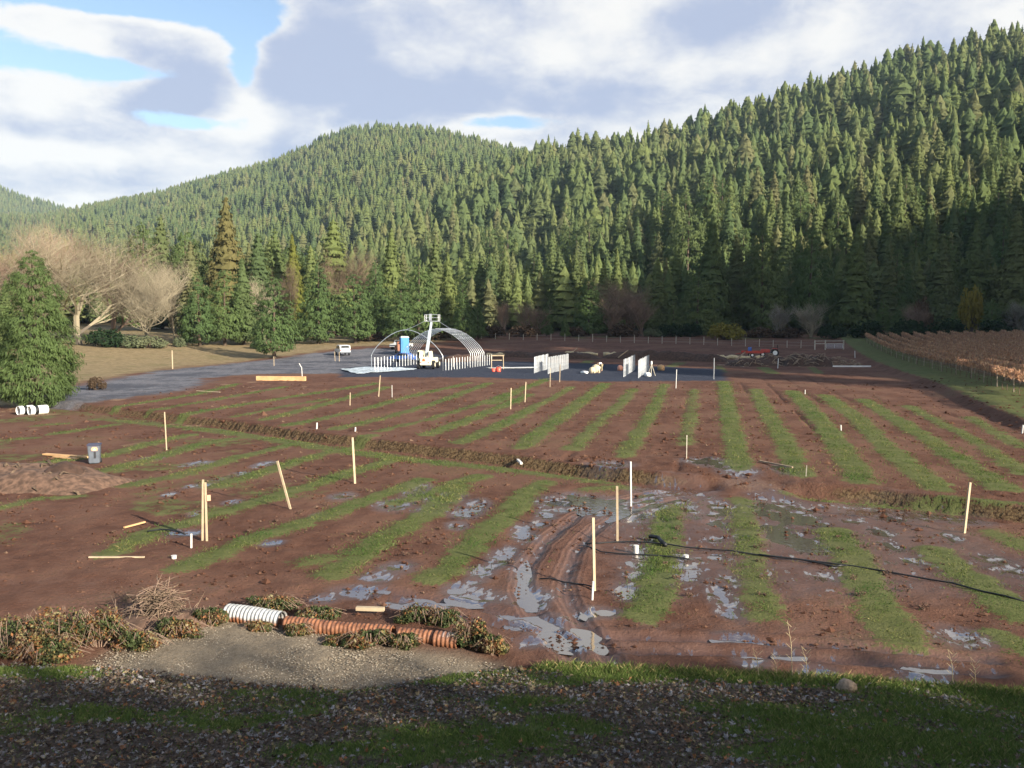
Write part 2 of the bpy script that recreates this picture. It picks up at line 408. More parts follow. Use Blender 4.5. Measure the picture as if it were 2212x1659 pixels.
PUDDLES = [(1.7, 34.8, 0.5, 0.8), (1.3, 32.7, 0.2, 0.8), (0.4, 29.8, 0.2, 0.95), (-0.4, 26.6, 0.2, 0.7), (-0.9, 25.1, 0.2, 0.4), (-1.0, 22.7, 0.5, 0.45), (-1.4, 23.6, 0.3, 0.2), (0.5, 22.7, 0.3, 0.65), (0.3, 24.8, 0.12, 1.4), (1.3, 19.9, 0.5, 0.35), (0.7, 20.8, 0.5, 0.25), (1.8, 19.1, 0.2, 0.2), (2.7, 34.8, 0.7, 1.25), (3.8, 33.9, 0.9, 1.5), (4.4, 32.7, 0.7, 1.25), (5.8, 33.5, 0.4, 2.5), (7.0, 37.2, 1.2, 1.05), (7.0, 33.9, 0.3, 1.85), (6.9, 28.9, 0.2, 0.3), (7.6, 31.2, 0.2, 0.6), (5.7, 22.7, 0.2, 1.2), (6.3, 24.4, 0.12, 0.6), (8.3, 33.9, 0.4, 1.5), (9.8, 33.5, 0.7, 1.15), (11.0, 33.5, 0.8, 2.35), (9.5, 29.8, 0.5, 1.2), (10.7, 31.9, 0.7, 0.75), (4.1, 27.4, 0.12, 0.5), (3.6, 24.8, 0.2, 0.35), (3.2, 23.3, 0.2, 0.55), (2.3, 21.6, 0.3, 0.15), (7.8, 32.7, 0.3, 0.5), (9.1, 24.6, 0.3, 0.35), (13.0, 29.8, 0.3, 0.65), (12.6, 28.0, 0.2, 0.6), (12.4, 26.3, 0.2, 0.4), (14.2, 33.5, 1.1, 1.0), (15.7, 32.7, 1.0, 0.8), (17.0, 31.9, 0.7, 0.65), (10.7, 19.8, 0.4, 0.45), (15.0, 26.1, 0.4, 0.8), (15.0, 25.1, 0.4, 0.5), (15.1, 29.2, 0.2, 0.5), (5.2, 19.7, 0.3, 0.15), (5.3, 18.4, 0.2, 0.15), (6.2, 18.7, 0.2, 0.15), (8.6, 17.4, 0.3, 0.15), (8.9, 17.9, 0.3, 0.15), (6.5, 17.8, 0.2, 0.15), (0.5, 19.5, 0.2, 0.15), (1.5, 19.3, 0.4, 0.25), (-3.5, 25.6, 0.3, 0.35), (-3.9, 24.6, 0.3, 0.3), (-4.2, 23.3, 0.5, 0.15), (-5.1, 22.7, 0.2, 0.15), (-2.7, 22.3, 0.4, 0.15), (-2.0, 22.0, 0.3, 0.15), (-2.9, 35.7, 0.6, 0.85), (-3.2, 33.5, 0.4, 0.5), (-4.1, 36.7, 0.4, 0.8), (-1.8, 33.1, 0.4, 0.75), (-1.4, 34.4, 0.3, 0.7), (-2.0, 30.8, 0.2, 0.35), (-4.8, 34.4, 0.5, 0.7), (-4.2, 38.3, 0.3, 0.55), (-7.2, 36.0, 0.3, 0.5), (-7.4, 32.3, 0.12, 0.3), (-11.5, 34.8, 0.2, 0.25), (-13.9, 38.5, 0.2, 0.3), (-16.3, 44.5, 0.4, 0.45), (-16.8, 44.1, 0.2, 0.4), (-19.5, 46.0, 0.3, 0.45), (-13.3, 41.5, 0.2, 0.35), (-13.0, 43.8, 0.2, 0.4), (-12.8, 44.5, 0.2, 0.45), (-13.8, 40.1, 0.12, 0.25), (-14.8, 36.6, 0.12, 0.25), (-12.2, 32.7, 0.12, 0.2), (-14.5, 38.3, 0.12, 0.25), (-8.1, 28.4, 0.2, 0.15), (-11.6, 29.8, 0.4, 0.2), (4.8, 41.5, 0.7, 0.75), (10.0, 42.0, 0.6, 1.05), (9.3, 42.4, 0.5, 0.75), (10.6, 39.9, 0.6, 0.95), (12.9, 39.9, 0.4, 0.95), (4.8, 26.1, 0.8, 1.55), (9.9, 28.0, 0.6, 0.8), (5.3, 27.1, 0.2, 0.2), (2.5, 36.2, 0.2, 0.4), (3.1, 35.7, 0.4, 0.35), (3.5, 34.8, 0.3, 0.35), (4.3, 35.1, 0.3, 0.4), (5.0, 34.6, 0.3, 0.35), (5.7, 35.3, 0.3, 0.35), (2.8, 33.5, 0.3, 0.35), (3.5, 32.9, 0.4, 0.3), (4.2, 33.7, 0.2, 0.3), (5.0, 32.7, 0.2, 0.5), (5.7, 31.9, 0.12, 0.65), (6.7, 34.4, 0.12, 0.35), (2.0, 33.5, 0.2, 0.4), (1.0, 31.2, 0.12, 0.4), (0.7, 28.9, 0.12, 0.35), (-0.1, 27.4, 0.12, 0.45), (-0.6, 25.6, 0.12, 0.3), (-1.1, 24.2, 0.12, 0.15), (-1.5, 23.3, 0.2, 0.15), (0.7, 22.2, 0.12, 0.3), (0.9, 22.7, 0.12, 0.3), (0.2, 22.3, 0.12, 0.3), (1.2, 20.6, 0.2, 0.15), (0.2, 20.6, 0.2, 0.15), (-0.1, 21.1, 0.2, 0.15), (0.9, 19.4, 0.2, 0.15), (1.5, 19.5, 0.12, 0.15), (2.0, 21.3, 0.12, 0.15), (7.9, 29.2, 0.2, 0.25), (9.7, 28.9, 0.3, 0.25), (9.2, 30.8, 0.2, 0.25), (11.2, 31.2, 0.3, 0.3), (12.7, 31.6, 0.3, 0.3), (14.2, 31.9, 0.4, 0.3), (6.5, 26.8, 0.12, 0.25), (5.5, 21.6, 0.12, 0.2), (5.8, 23.5, 0.12, 0.25)]
T6 = lambda x, y: ray_flat((1200 + x / 3.456) / 1.1302, (1180 + y / 3.456) / 1.1302, 0.0)
TRACKS = [[T6(1500, 60), T6(1000, 150), T6(700, 280), T6(430, 520), T6(290, 720), T6(255, 900), T6(330, 1060), T6(560, 1330), T6(760, 1560)],
          [T6(1600, 130), T6(1150, 230), T6(880, 370), T6(700, 570), T6(615, 800), T6(640, 960), T6(760, 1200), T6(1000, 1500)],
          [T6(-900, 1000), T6(-300, 1120), T6(300, 1230), T6(1000, 1400), T6(2000, 1420), T6(3200, 1500), T6(4200, 1600)],
          [T6(-900, 900), T6(-300, 1010), T6(200, 1120), T6(900, 1290), T6(2000, 1330), T6(3200, 1400), T6(4200, 1500)]]
def poly_w(px, z=0.0): return np.array([ray_flat(u, v, z) for u, v in px])
P_ROAD = poly_w([(100, 868), (150, 835), (350, 800), (560, 781), (700, 769), (800, 764), (900, 766), (1000, 778), (900, 800), (760, 806), (640, 807), (520, 809), (450, 817), (430, 836), (320, 853), (180, 872)], .46)
P_PAD = poly_w([(735, 806), (740, 796), (860, 783), (1060, 781), (1330, 787), (1560, 798), (1570, 822), (1280, 824), (1050, 815), (735, 815)], .46)
P_MEAD = poly_w([(-900, 760), (-900, 868), (100, 862), (150, 830), (350, 797), (560, 778), (700, 767), (770, 762), (900, 760), (1000, 752), (1000, 745)], .46)
P_YARD = poly_w([(190, 1425), (330, 1352), (480, 1332), (620, 1350), (760, 1378), (900, 1405), (1085, 1432), (1090, 1560), (150, 1560)])
P_LEFTRD = poly_w([(-200, 1255), (200, 1240), (600, 1262), (900, 1292), (1000, 1330), (1000, 1370), (400, 1345), (-200, 1330)])

def seg_dist(X, Y, pts):
    """distance to a polyline and position along it"""
    best = np.full(X.shape, 1e9); along = np.zeros(X.shape); acc = 0.0
    for (x0, y0), (x1, y1) in zip(pts[:-1], pts[1:]):
        ex, ey = x1 - x0, y1 - y0; L2 = ex * ex + ey * ey + 1e-9; L = math.sqrt(L2)
        q = np.clip(((X - x0) * ex + (Y - y0) * ey) / L2, 0, 1)
        dd = np.hypot(X - x0 - q * ex, Y - y0 - q * ey)
        k = dd < best; best = np.where(k, dd, best); along = np.where(k, acc + q * L, along); acc += L
    return best, along
def poly_sd(X, Y, P):
    """signed distance, positive inside"""
    inside = np.zeros(X.shape, bool); best = np.full(X.shape, 1e9)
    n = len(P)
    for i in range(n):
        x0, y0 = P[i]; x1, y1 = P[(i + 1) % n]
        c = ((y0 > Y) != (y1 > Y)) & (X < (x1 - x0) * (Y - y0) / (y1 - y0 + 1e-12) + x0)
        inside ^= c
        best = np.minimum(best, seg_dist(X, Y, [(x0, y0), (x1, y1)])[0])
    return np.where(inside, best, -best)
def in_box(X, Y, pts, m):
    p = np.array(pts)
    return (X > p[:, 0].min() - m) & (X < p[:, 0].max() + m) & (Y > p[:, 1].min() - m) & (Y < p[:, 1].max() + m)

def grass_soft(X, Y):
    """0..1, 0.5 on the edge of a sown grass strip"""
    G = np.zeros(X.shape)
    for w, s, pts in UPPER + LOWER:
        k = in_box(X, Y, pts, 2.0)
        if not k.any(): continue
        dd, al = seg_dist(X[k], Y[k], pts)
        dd = dd + 0.55 * fbm(X[k] * 0.7, Y[k] * 0.7, 3) + 0.35 * fbm(X[k] * 2.6, Y[k] * 2.6, 4, 2)
        v = np.clip(0.5 + (w * 0.60 - dd) / 0.7, 0, 1) * (0.52 + 0.48 * s)
        G[k] = np.maximum(G[k], v)
    return G

def axis_lines(segs):
    out = [segs[0][0]]
    for a, b, f in segs:
        p = a
        while p < b - 1e-6:
            p = min(b, p + f(p)); out.append(p)
    return np.array(out)
gx = axis_lines([(-2600, -110, lambda p: max(1.2, (abs(p) - 110) * 0.12)), (-110, -22, lambda p: 0.17 + 0.011 * (abs(p) - 20)), (-22, 22, lambda p: 0.17),
                 (22, 110, lambda p: 0.17 + 0.011 * (p - 20)), (110, 2600, lambda p: max(1.2, (p - 110) * 0.12))])
gy = axis_lines([(-60, 10, lambda p: 2.0), (10, 330, lambda p: max(.085, .0062 * p)), (330, 6000, lambda p: max(3, (p - 300) * 0.1))])
X, Y = np.meshgrid(gx, gy)
Z = H(X, Y)
near = sm(Y, 11, 14) * (1 - sm(Y, 240, 300))
# micro relief
lump = fbm(X * 2.3, Y * 2.3, 11, 4) * 0.07 + fbm(X * .45, Y * .45, 5, 3) * 0.10
G = grass_soft(X, Y)
dug = np.clip(1 - G * 1.6, 0, 1)
Z = Z + near * (lump * (0.45 + 0.75 * dug) - 0.012 + 0.035 * sm(G, .3, .8))
# plough furrows and clods running with the rows in the upper field
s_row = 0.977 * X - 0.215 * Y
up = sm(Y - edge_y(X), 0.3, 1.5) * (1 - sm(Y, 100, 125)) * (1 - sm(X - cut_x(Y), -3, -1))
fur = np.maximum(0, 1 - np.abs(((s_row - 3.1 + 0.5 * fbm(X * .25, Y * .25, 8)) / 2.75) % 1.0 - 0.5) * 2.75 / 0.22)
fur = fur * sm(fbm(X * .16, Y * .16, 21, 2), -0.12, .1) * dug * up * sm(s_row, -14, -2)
Z = Z - 0.13 * fur
clod = np.maximum(0, fbm(X * 3.1, Y * 3.1, 31, 3) - 0.10) * 0.5
Z = Z + clod * dug * near * np.where(up > .5, 0.55, 0.25)
WET = np.zeros(X.shape)
for (px, py, rx, ry) in PUDDLES:
    ry = max(ry, rx * 0.6)
    k = (np.abs(X - px) < 4 * rx + 1) & (np.abs(Y - py) < 4 * ry + 1)
    q = ((X[k] - px) / (rx * 1.0)) ** 2 + ((Y[k] - py) / (ry * 1.0)) ** 2
    q = q * (1 + 1.4 * fbm(X[k] * 1.6, Y[k] * 1.6, 77, 3))
    Z[k] = Z[k] - 0.055 * np.exp(-q * 0.9) * (1 + 1.6 * fbm(X[k] * 3.1, Y[k] * 1.9, 78, 3))
    q2 = ((X[k] - px) / (rx * 1.9 + .25)) ** 2 + ((Y[k] - py) / (ry * 1.9 + .3)) ** 2
    WET[k] = np.maximum(WET[k], np.exp(-q2))
PALE = np.zeros(X.shape); RUT = np.zeros(X.shape)
for i, tr in enumerate(TRACKS):
    k = in_box(X, Y, tr, 3)
    dd, al = seg_dist(X[k], Y[k], tr)
    dd = dd + 0.14 * fbm(X[k] * 1.2, Y[k] * 1.2, 41)
    w = 0.20
    Z[k] += -0.085 * np.exp(-(dd / w) ** 2) + 0.05 * np.exp(-((dd - 0.42) / 0.15) ** 2) + 0.02 * np.sin(al * 17) * np.exp(-(dd / w) ** 2)
    RUT[k] = np.maximum(RUT[k], (1.0 if i < 2 else .28) * np.exp(-(dd / .8) ** 2)); WET[k] = np.maximum(WET[k], 0.65 * np.exp(-(dd / 0.55) ** 2))
# soaked ground in the low part of the field and along the farm track
low = sm(X, 0.5, 4) * sm(Y, 19, 24) * (1 - sm(Y, 34, 38)) * (1 - sm(X, 15, 20))
WET = np.maximum(WET, 0.60 * low)
wash = sm(-X, 2, 9) * sm(Y, 24, 30) * (1 - sm(Y - edge_y(X), -.8, -.2)) * sm(fbm(X * .22, Y * .3, 201, 3), -.10, .22)     # thin self-sown grass
wash = np.maximum(wash, np.exp(-((Y - edge_y(X) + 2.2) / 1.5) ** 2) * sm(-X, -3, 3) * .9)
G = np.maximum(G, .58 * wash)
WET = np.maximum(WET, 0.42 * sm(-np.abs(Y - 20.3 + .04 * X), -2.4, -0.4) * sm(X, -7, -1))
WET = np.maximum(WET, 0.36 * sm(poly_sd(X, Y, P_LEFTRD), -0.8, 0.6))
cross = np.exp(-(((X - 0.5 * (CROSS_X[0] + CROSS_X[1])) / 3.2) ** 2 + ((Y - edge_y(X)) / 2.2) ** 2))
WET = np.maximum(WET, cross * .55)
PALE = np.maximum(PALE, cross * .6)
G = G * (1 - 0.9 * np.clip(RUT, 0, 1))
xr, yr = X.ravel(), Y.ravel()
def polym(P, soft, amp=.8):
    o = np.full(X.shape, -50.0); k = in_box(X, Y, P, 6); o[k] = poly_sd(X[k], Y[k], P) + amp * fbm(X[k] * .5, Y[k] * .5, 91)
    return sm(o, -soft, soft)
ROAD = polym(P_ROAD, 1.2, 4); PAD = polym(P_PAD, .7, 1.0); YARD = polym(P_YARD, .5, 1.0)
MEAD = polym(P_MEAD, 2.0, 5.0); MEAD = np.maximum(MEAD, sm(-X, 42, 55) * sm(Y, 110, 125))
c = X - cut_x(Y)
BANKG = sm(c, 0.2, 1.2) * (1 - sm(c, 7 + 2 * fbm(X * .2, Y * .2, 55), 10.0)) * sm(Y, 38, 50)          # grass strip above the cut
G = np.maximum(G * (1 - YARD), BANKG * (.85 + .5 * fbm(X * .6, Y * .6, 9)))
FOREST = np.maximum(sm(Y, 236, 262), sm(Y, 168, 180) * sm(X - cut_x(Y), 35, 45))
FARG = sm(Y, 185, 215) * (1 - FOREST) * sm(fbm(X * .12, Y * .05, 66), -.12, .2) * .6 * sm(X, -25, -5)    # rough grass at the far headland
G = np.maximum(G, FARG)
edge_g = np.exp(-((Y - edge_y(X) + 1.1) / 0.8) ** 2) * sm(fbm(X * .5, Y * .5, 14), -.1, .15) * .75 * (1 - cross)
G = np.maximum(G, edge_g)
u_e = Y - edge_y(X)
FACE = np.exp(-((u_e - 0.05) / 0.35) ** 2) * (1 - cross)         # raw face of the low bank: dry roots and stubble
FACE = np.maximum(FACE, np.exp(-((c + 0.1) / 0.8) ** 2) * sm(Y, 40, 60) * .4)
DEBRIS = sm(fbm(X * .55, Y * .28, 29), .13, .30) * sm(-X, 12, 24) * (1 - sm(Y, 95, 100)) * sm(Y, 40, 50) * (1 - MEAD) * .8   # dry straw
PALE = np.maximum(PALE, DEBRIS)
PALE = np.maximum(PALE, .35 * sm(fbm(X * .3, Y * .3, 61), .12, .3) * (Y < 45))
# crumble the bank faces
crumb = fbm(X * 1.7, Y * 1.7, 51, 3)
Z = Z + FACE * crumb * 0.24
nyv, nxv = X.shape
V = np.stack([X, Y, Z], -1).reshape(-1, 3)
idx = np.arange(nyv * nxv).reshape(nyv, nxv)
Q = np.stack([idx[:-1, :-1], idx[:-1, 1:], idx[1:, 1:], idx[1:, :-1]], -1).reshape(-1, 4)
me = mesh_np('ground', V, [Q], smooth=True)
def attr4(me, name, a, b, c_, d_):
    at_ = me.attributes.new(name, 'FLOAT_COLOR', 'POINT')
    at_.data.foreach_set('color', np.stack([a, b, c_, d_], -1).astype(np.float32).ravel())
attr4(me, 'm1', G, WET, ROAD, MEAD)
attr4(me, 'm2', FOREST, PALE, PAD, YARD)
attr4(me, 'm3', FACE, sm(c, 6, 11) * sm(Y, 38, 50), np.clip(fur, 0, 1), RUT)

def ground_material():
    m = bpy.data.materials.new('field_soil'); m.use_nodes = True; q = NT(m.node_tree); b = m.node_tree.nodes['Principled BSDF']
    P = q.pos()
    a1 = q.attr('m1'); a2 = q.attr('m2'); a3 = q.attr('m3')
    def ch(a):
        s = q.n('ShaderNodeSeparateColor'); q.put(s.inputs[0], a[0]); return s.outputs[0], s.outputs[1], s.outputs[2], a[3]
    g, wet, road, mead = ch(a1); forest, pale, pad, yard = ch(a2); face, vine, furr, rut = ch(a3)
    nf = q.noise(P, 9.0, 5, .65); nm = q.noise(P, 1.3, 5, .6); nl = q.noise(P, 0.16, 4, .6); nff = q.noise(P, 38.0, 4, .7)
    soil = q.mix(q.ss(nm, .3, .72), (0.090, 0.041, 0.027), (0.142, 0.071, 0.047))
    soil = q.mix(q.m('MULTIPLY', q.ss(nl, .42, .62), .75), soil, (0.172, 0.090, 0.062))
    soil = q.mix(q.m('MULTIPLY', q.ss(nf, .52, .75), .5), soil, (0.058, 0.028, 0.020))
    soil = q.mix(q.m('MULTIPLY', q.ss(nff, .60, .70), .5), soil, (0.24, 0.15, 0.10))
    # plants creeping in thinly everywhere
    weed = q.m('MULTIPLY', q.ss(q.m('ADD', q.m('MULTIPLY', nf, .6), q.m('MULTIPLY', nl, .7)), .70, .86), .5)
    soil = q.mix(weed, soil, (0.085, 0.075, 0.028))
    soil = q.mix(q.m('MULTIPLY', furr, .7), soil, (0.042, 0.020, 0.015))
    soil = q.mix(q.m('MULTIPLY', q.ss(q.m('ADD', pale, q.m('MULTIPLY', q.m('SUBTRACT', nf, .5), .9)), .45, .75), .7), soil, (0.27, 0.175, 0.11))
    soil = q.mix(q.m('MULTIPLY', rut, .35), soil, (0.15, 0.085, 0.068))
    fc = q.mix(q.ss(nf, .35, .65), (0.040, 0.022, 0.012), (0.17, 0.115, 0.06))
    soil = q.mix(q.ss(q.m('ADD', face, q.m('MULTIPLY', q.m('SUBTRACT', nm, .5), .5)), .35, .7), soil, fc)
    gcol = q.mix(q.ss(nm, .3, .7), (0.080, 0.104, 0.030), (0.130, 0.144, 0.050))
    gcol = q.mix(q.m('MULTIPLY', q.ss(nf, .5, .75), .6), gcol, (0.050, 0.052, 0.020))
    gcol = q.mix(q.m('MULTIPLY', q.ss(nl, .45, .7), .4), gcol, (0.105, 0.105, 0.040))
    gm = q.ss(q.m('ADD', g, q.m('ADD', q.m('MULTIPLY', q.m('SUBTRACT', nf, .5), 1.6), q.m('MULTIPLY', q.m('SUBTRACT', nm, .5), 1.35))), .42, .70)
    col = q.mix(q.m('MULTIPLY', gm, .92), soil, gcol)
    mc = q.mix(q.ss(nm, .3, .7), (0.18, 0.135, 0.072), (0.29, 0.22, 0.125))
    mc = q.mix(q.m('MULTIPLY', q.ss(nl, .5, .7), .45), mc, (0.13, 0.12, 0.05))
    col = q.mix(mead, col, mc)
    rc = q.mix(q.ss(nf, .35, .7), (0.10, 0.10, 0.115), (0.23, 0.225, 0.24))
    rc = q.mix(q.m('MULTIPLY', q.ss(q.m('ADD', q.m('MULTIPLY', nl, .6), q.m('MULTIPLY', nm, .4)), .44, .58), .75), rc, (0.050, 0.055, 0.072)); rc = q.mix(q.m('MULTIPLY', q.ss(nm, .55, .75), .5), rc, (0.15, 0.11, 0.09))
    col = q.mix(road, col, rc)
    col = q.mix(pad, col, q.mix(q.ss(nf, .3, .7), (0.026, 0.032, 0.050), (0.052, 0.058, 0.080)))
    yc = q.mix(q.ss(nff, .3, .7), (0.145, 0.112, 0.078), (0.31, 0.255, 0.185))
    yc = q.mix(q.m('MULTIPLY', q.ss(nf, .5, .7), .55), yc, (0.12, 0.09, 0.06))
    col = q.mix(yard, col, yc)
    vc = q.mix(q.ss(nm, .35, .65), (0.19, 0.10, 0.052), (0.09, 0.085, 0.036))
    col = q.mix(q.m('MULTIPLY', vine, .9), col, vc)
    col = q.mix(forest, col, q.mix(q.ss(nm, .3, .7), (0.030, 0.024, 0.014), (0.065, 0.050, 0.026)))
    wt = q.ss(q.m('ADD', wet, q.m('MULTIPLY', q.m('SUBTRACT', nm, .5), .55)), .30, .80)
    wt = q.m('MULTIPLY', wt, q.m('SUBTRACT', 1.0, q.m('MULTIPLY', gm, .85)))
    col = q.mix(q.m('MULTIPLY', wt, .42), col, (0.050, 0.030, 0.026))
    # thin films of water in the hollows of the soaked mud
    film = q.ss(q.m('ADD', wet, q.m('ADD', q.m('MULTIPLY', q.m('SUBTRACT', .5, q.noise(q.comb(q.vm('DOT_PRODUCT', P, (.977, -.215, 0)), q.vm('DOT_PRODUCT', P, (.08, .36, 0)), 0.0), 5.0, 4, .6)), 1.9), q.m('MULTIPLY', q.m('SUBTRACT', .5, nm), .9)))  , .80, .90)
    film = q.m('MULTIPLY', film, q.m('SUBTRACT', 1.0, gm))
    col2 = q.mix(q.m('MULTIPLY', film, .6), col, (0.070, 0.052, 0.046))
    # tread ribs in the wheel ruts
    dr = q.m('MULTIPLY', .8, q.m('SQRT', q.m('MAXIMUM', q.m('MULTIPLY', q.m('LOGARITHM', q.m('MAXIMUM', rut, .001), 2.71828), -1.0), 0.0)))
    rib = q.m('MULTIPLY', q.m('SINE', q.m('MULTIPLY', dr, 36.0)), q.m('SUBTRACT', 1.0, q.ss(dr, .35, .65)))
    col2 = q.mix(q.m('MULTIPLY', q.m('MAXIMUM', rib, 0.0), .26), col2, (0.21, 0.125, 0.10))
    col2 = q.mix(q.m('MULTIPLY', q.m('MAXIMUM', q.m('MULTIPLY', rib, -1.0), 0.0), .28), col2, (0.045, 0.026, 0.022))
    q.put(b.inputs['Base Color'], col2)
    q.put(b.inputs['Roughness'], q.m('MAXIMUM', .05, q.m('SUBTRACT', q.m('SUBTRACT', .92, q.m('MULTIPLY', wt, .58)), q.m('MULTIPLY', film, .6))))
    q.put(b.inputs['Specular IOR Level'], q.m('ADD', q.m('ADD', .12, q.m('MULTIPLY', wt, .5)), q.m('MULTIPLY', film, .4)))
    q.put(b.inputs['IOR'], q.m('ADD', 1.5, q.m('MULTIPLY', film, 1.0)))
    hb = q.m('ADD', q.m('ADD', q.m('MULTIPLY', nf, .7), q.m('MULTIPLY', nff, .25)), q.m('MULTIPLY', rib, .09))
    bn = q.n('ShaderNodeBump'); q.put(bn.inputs['Height'], hb); bn.inputs['Distance'].default_value = 0.09
    q.put(bn.inputs['Strength'], q.m('MULTIPLY', q.m('SUBTRACT', .9, q.m('MULTIPLY', wt, .45)), q.m('SUBTRACT', 1.0, q.m('MULTIPLY', film, .96))))
    q.put(b.inputs['Normal'], bn.outputs[0])
    return m
me.materials.append(ground_material())
g_obj = tag(link('ground', me), kind='structure')

# standing water
mw = bpy.data.materials.new('puddle_water'); mw.use_nodes = True; q = NT(mw.node_tree); b = mw.node_tree.nodes['Principled BSDF']
b.inputs['Base Color'].default_value = (0.075, 0.058, 0.050, 1); b.inputs['Roughness'].default_value = 0.03
b.inputs['IOR'].default_value = 3.0
b.inputs['Specular IOR Level'].default_value = 0.5
q.put(b.inputs['Normal'], q.bump(q.noise(q.pos(), 6.0, 3), 0.12, 0.02))
ang = np.linspace(0, 2 * math.pi, 28, endpoint=False)
Vp = np.concatenate([[[0, 0, 0]], np.stack([np.cos(ang), np.sin(ang), 0 * ang], -1)])
Fp = np.array([(0, i + 1, (i + 1) % 28 + 1) for i in range(28)])
pm = mesh_np('puddle', Vp, [Fp], [mw])
for i, (px, py, rx, ry) in enumerate(PUDDLES):
    ry = max(ry, rx * 0.6)
    rim = H(px + rx * 1.5 * np.cos(ang), py + ry * 1.5 * np.sin(ang))
    if rim.max() - rim.min() > .05: continue
    o = link('puddle', pm, None, (px, py, float(H(px, py)) - 0.052 + 0.0004 * (i % 12)), None, (rx * 1.45 + .12, ry * 1.45 + .12, 1))
    tag(o, kind='structure')

# ------------------------------------------------------------------ conifers
foliage('needles', ((0.088, 0.125, 0.055), (0.170, 0.205, 0.068), (0.175, 0.165, 0.080), (0.078, 0.115, 0.052)), var_scale=3.0, transl=0.35)
foliage('pine_needles', ((0.090, 0.142, 0.054), (0.125, 0.172, 0.060), (0.150, 0.168, 0.066), (0.070, 0.104, 0.046)), var_scale=4.0, transl=0.35)
foliage('yellow_needles', ((0.13, 0.14, 0.032), (0.15, 0.15, 0.035), (0.16, 0.15, 0.04), (0.09, 0.10, 0.03)), var_scale=4.0, transl=0.25)
foliage('rusty_needles', ((0.15, 0.125, 0.052), (0.14, 0.125, 0.052), (0.13, 0.135, 0.055), (0.085, 0.098, 0.04)), var_scale=4.0, transl=0.25)
simple('bark', (0.085, 0.060, 0.042), .95, var=.3, scale=6)
simple('grey_bark', (0.12, 0.10, 0.078), .95, var=.3, scale=3)

def diamonds(C, A, B):
    """quads from centres, half length vectors and half width vectors"""
    n = len(C); V = np.stack([C - A, C + B, C + A, C - B], 1).reshape(-1, 3)
    return V, np.arange(4 * n).reshape(n, 4)
def clump_np(seed, n, per, R0, f0=.05, shape=.6, cl=.035, leaf=.02, ragged=.25, layers=0, upn=.35, jit=.5, drop=.25, thin=1.0):
    """crown made of foliage clumps spread over the crown's envelope, leaves facing mostly outward"""
    rg = np.random.default_rng(seed)
    ff = np.linspace(f0, 1, 200)
    def prof(f): return R0 * np.clip(1 - f, 0, 1) ** shape * np.clip(.45 + (f - f0) / .16, 0, 1)
    w = np.cumsum(prof(ff) + .012); w /= w[-1]
    f = np.interp(rg.random(n), w, ff)
    if layers: f = np.clip((np.round(f * layers + rg.normal(0, .26, n))) / layers, f0, .99)
    th = rg.uniform(0, 6.283, n)
    bulge = 1 + ragged * 2.2 * fbm(np.cos(th) * 1.3 + f * 9 + seed, np.sin(th) * 1.3 + 5.0, seed, 2)
    pr_ = prof(f) * bulge
    rad_ = pr_ * rg.uniform(.42, 1.0, n) ** .45
    C = np.stack([np.cos(th) * rad_, np.sin(th) * rad_, f - drop * rad_ * .5], -1)
    k = np.repeat(np.arange(n), per); m = len(k)
    cs = cl * (.22 + .78 * np.clip(pr_[k] / R0, 0, 1.2))
    off = rg.normal(0, 1, (m, 3)) * np.array([1, 1, .62]) * cs[:, None]
    P = C[k] + off
    lean = rg.normal(0, .012, 2); P[:, :2] += lean * P[:, 2:3]
    out_ = np.stack([np.cos(th[k]), np.sin(th[k]), np.full(m, upn)], -1) + .55 * off / cs[:, None] + rg.normal(0, jit, (m, 3))
    out_ /= np.linalg.norm(out_, axis=1)[:, None]
    down = np.array([0, 0, -1.0]) + .9 * np.stack([np.cos(th[k]), np.sin(th[k]), 0 * th[k]], -1) + rg.normal(0, .5, (m, 3))
    a = down - out_ * (down * out_).sum(1)[:, None]; a /= np.linalg.norm(a, axis=1)[:, None] + 1e-9
    b_ = np.cross(out_, a)
    s_ = leaf * rg.uniform(.6, 1.35, (m, 1)) * (.38 + .62 * np.clip(pr_[k] / R0, 0, 1)[:, None])
    V, F = diamonds(P, a * s_, b_ * s_ * rg.uniform(.4, .75, (m, 1)) * thin)
    return V, F, lean
def core_np(seed, R0, f0, shape, rings=16, segs=9, lean=(0, 0), k=.80):
    """inner mass of the crown: a stepped, uneven cone"""
    rg = np.random.default_rng(seed + 5); V = []
    for i in range(rings + 1):
        f = f0 + (.985 - f0) * i / rings
        for j in range(segs):
            th = 6.283 * (j + .5 * (i % 2)) / segs
            r = k * R0 * max(.012, (1 - f)) ** shape * min(1, .45 + (f - f0) / .16) * (1.14 if i % 2 == 0 else .84) * (1 + rg.normal(0, .13))
            V.append((math.cos(th) * r + lean[0] * f, math.sin(th) * r + lean[1] * f, f - (.16 * r if i % 2 == 0 else -.05 * r) + rg.normal(0, .006)))
    F = [(i * segs + j, i * segs + (j + 1) % segs, (i + 1) * segs + (j + 1) % segs, (i + 1) * segs + j) for i in range(rings) for j in range(segs)]
    return np.array(V), np.array(F)
def with_core(V, F, *a, **kw):
    cv, cf = core_np(*a, **kw); return np.concatenate([V, cv]), np.concatenate([F, cf + len(V)])
def trunk_np(rad, top=0.97, n=6, lean=(0, 0)):
    z = np.array([-.02, .03, .3, .65, top]); rr = rad * np.array([1.25, 1.0, .72, .4, .06])
    a = np.linspace(0, 2 * math.pi, n, endpoint=False)
    V = np.concatenate([np.stack([np.cos(a) * r + lean[0] * zz, np.sin(a) * r + lean[1] * zz, 0 * a + zz], -1) for zz, r in zip(z, rr)])
    F = [(i * n + k, i * n + (k + 1) % n, (i + 1) * n + (k + 1) % n, (i + 1) * n + k) for i in range(4) for k in range(n)]
    return V, np.array(F)
HI = []      # (crown mesh, trunk mesh): four firs, then four pines
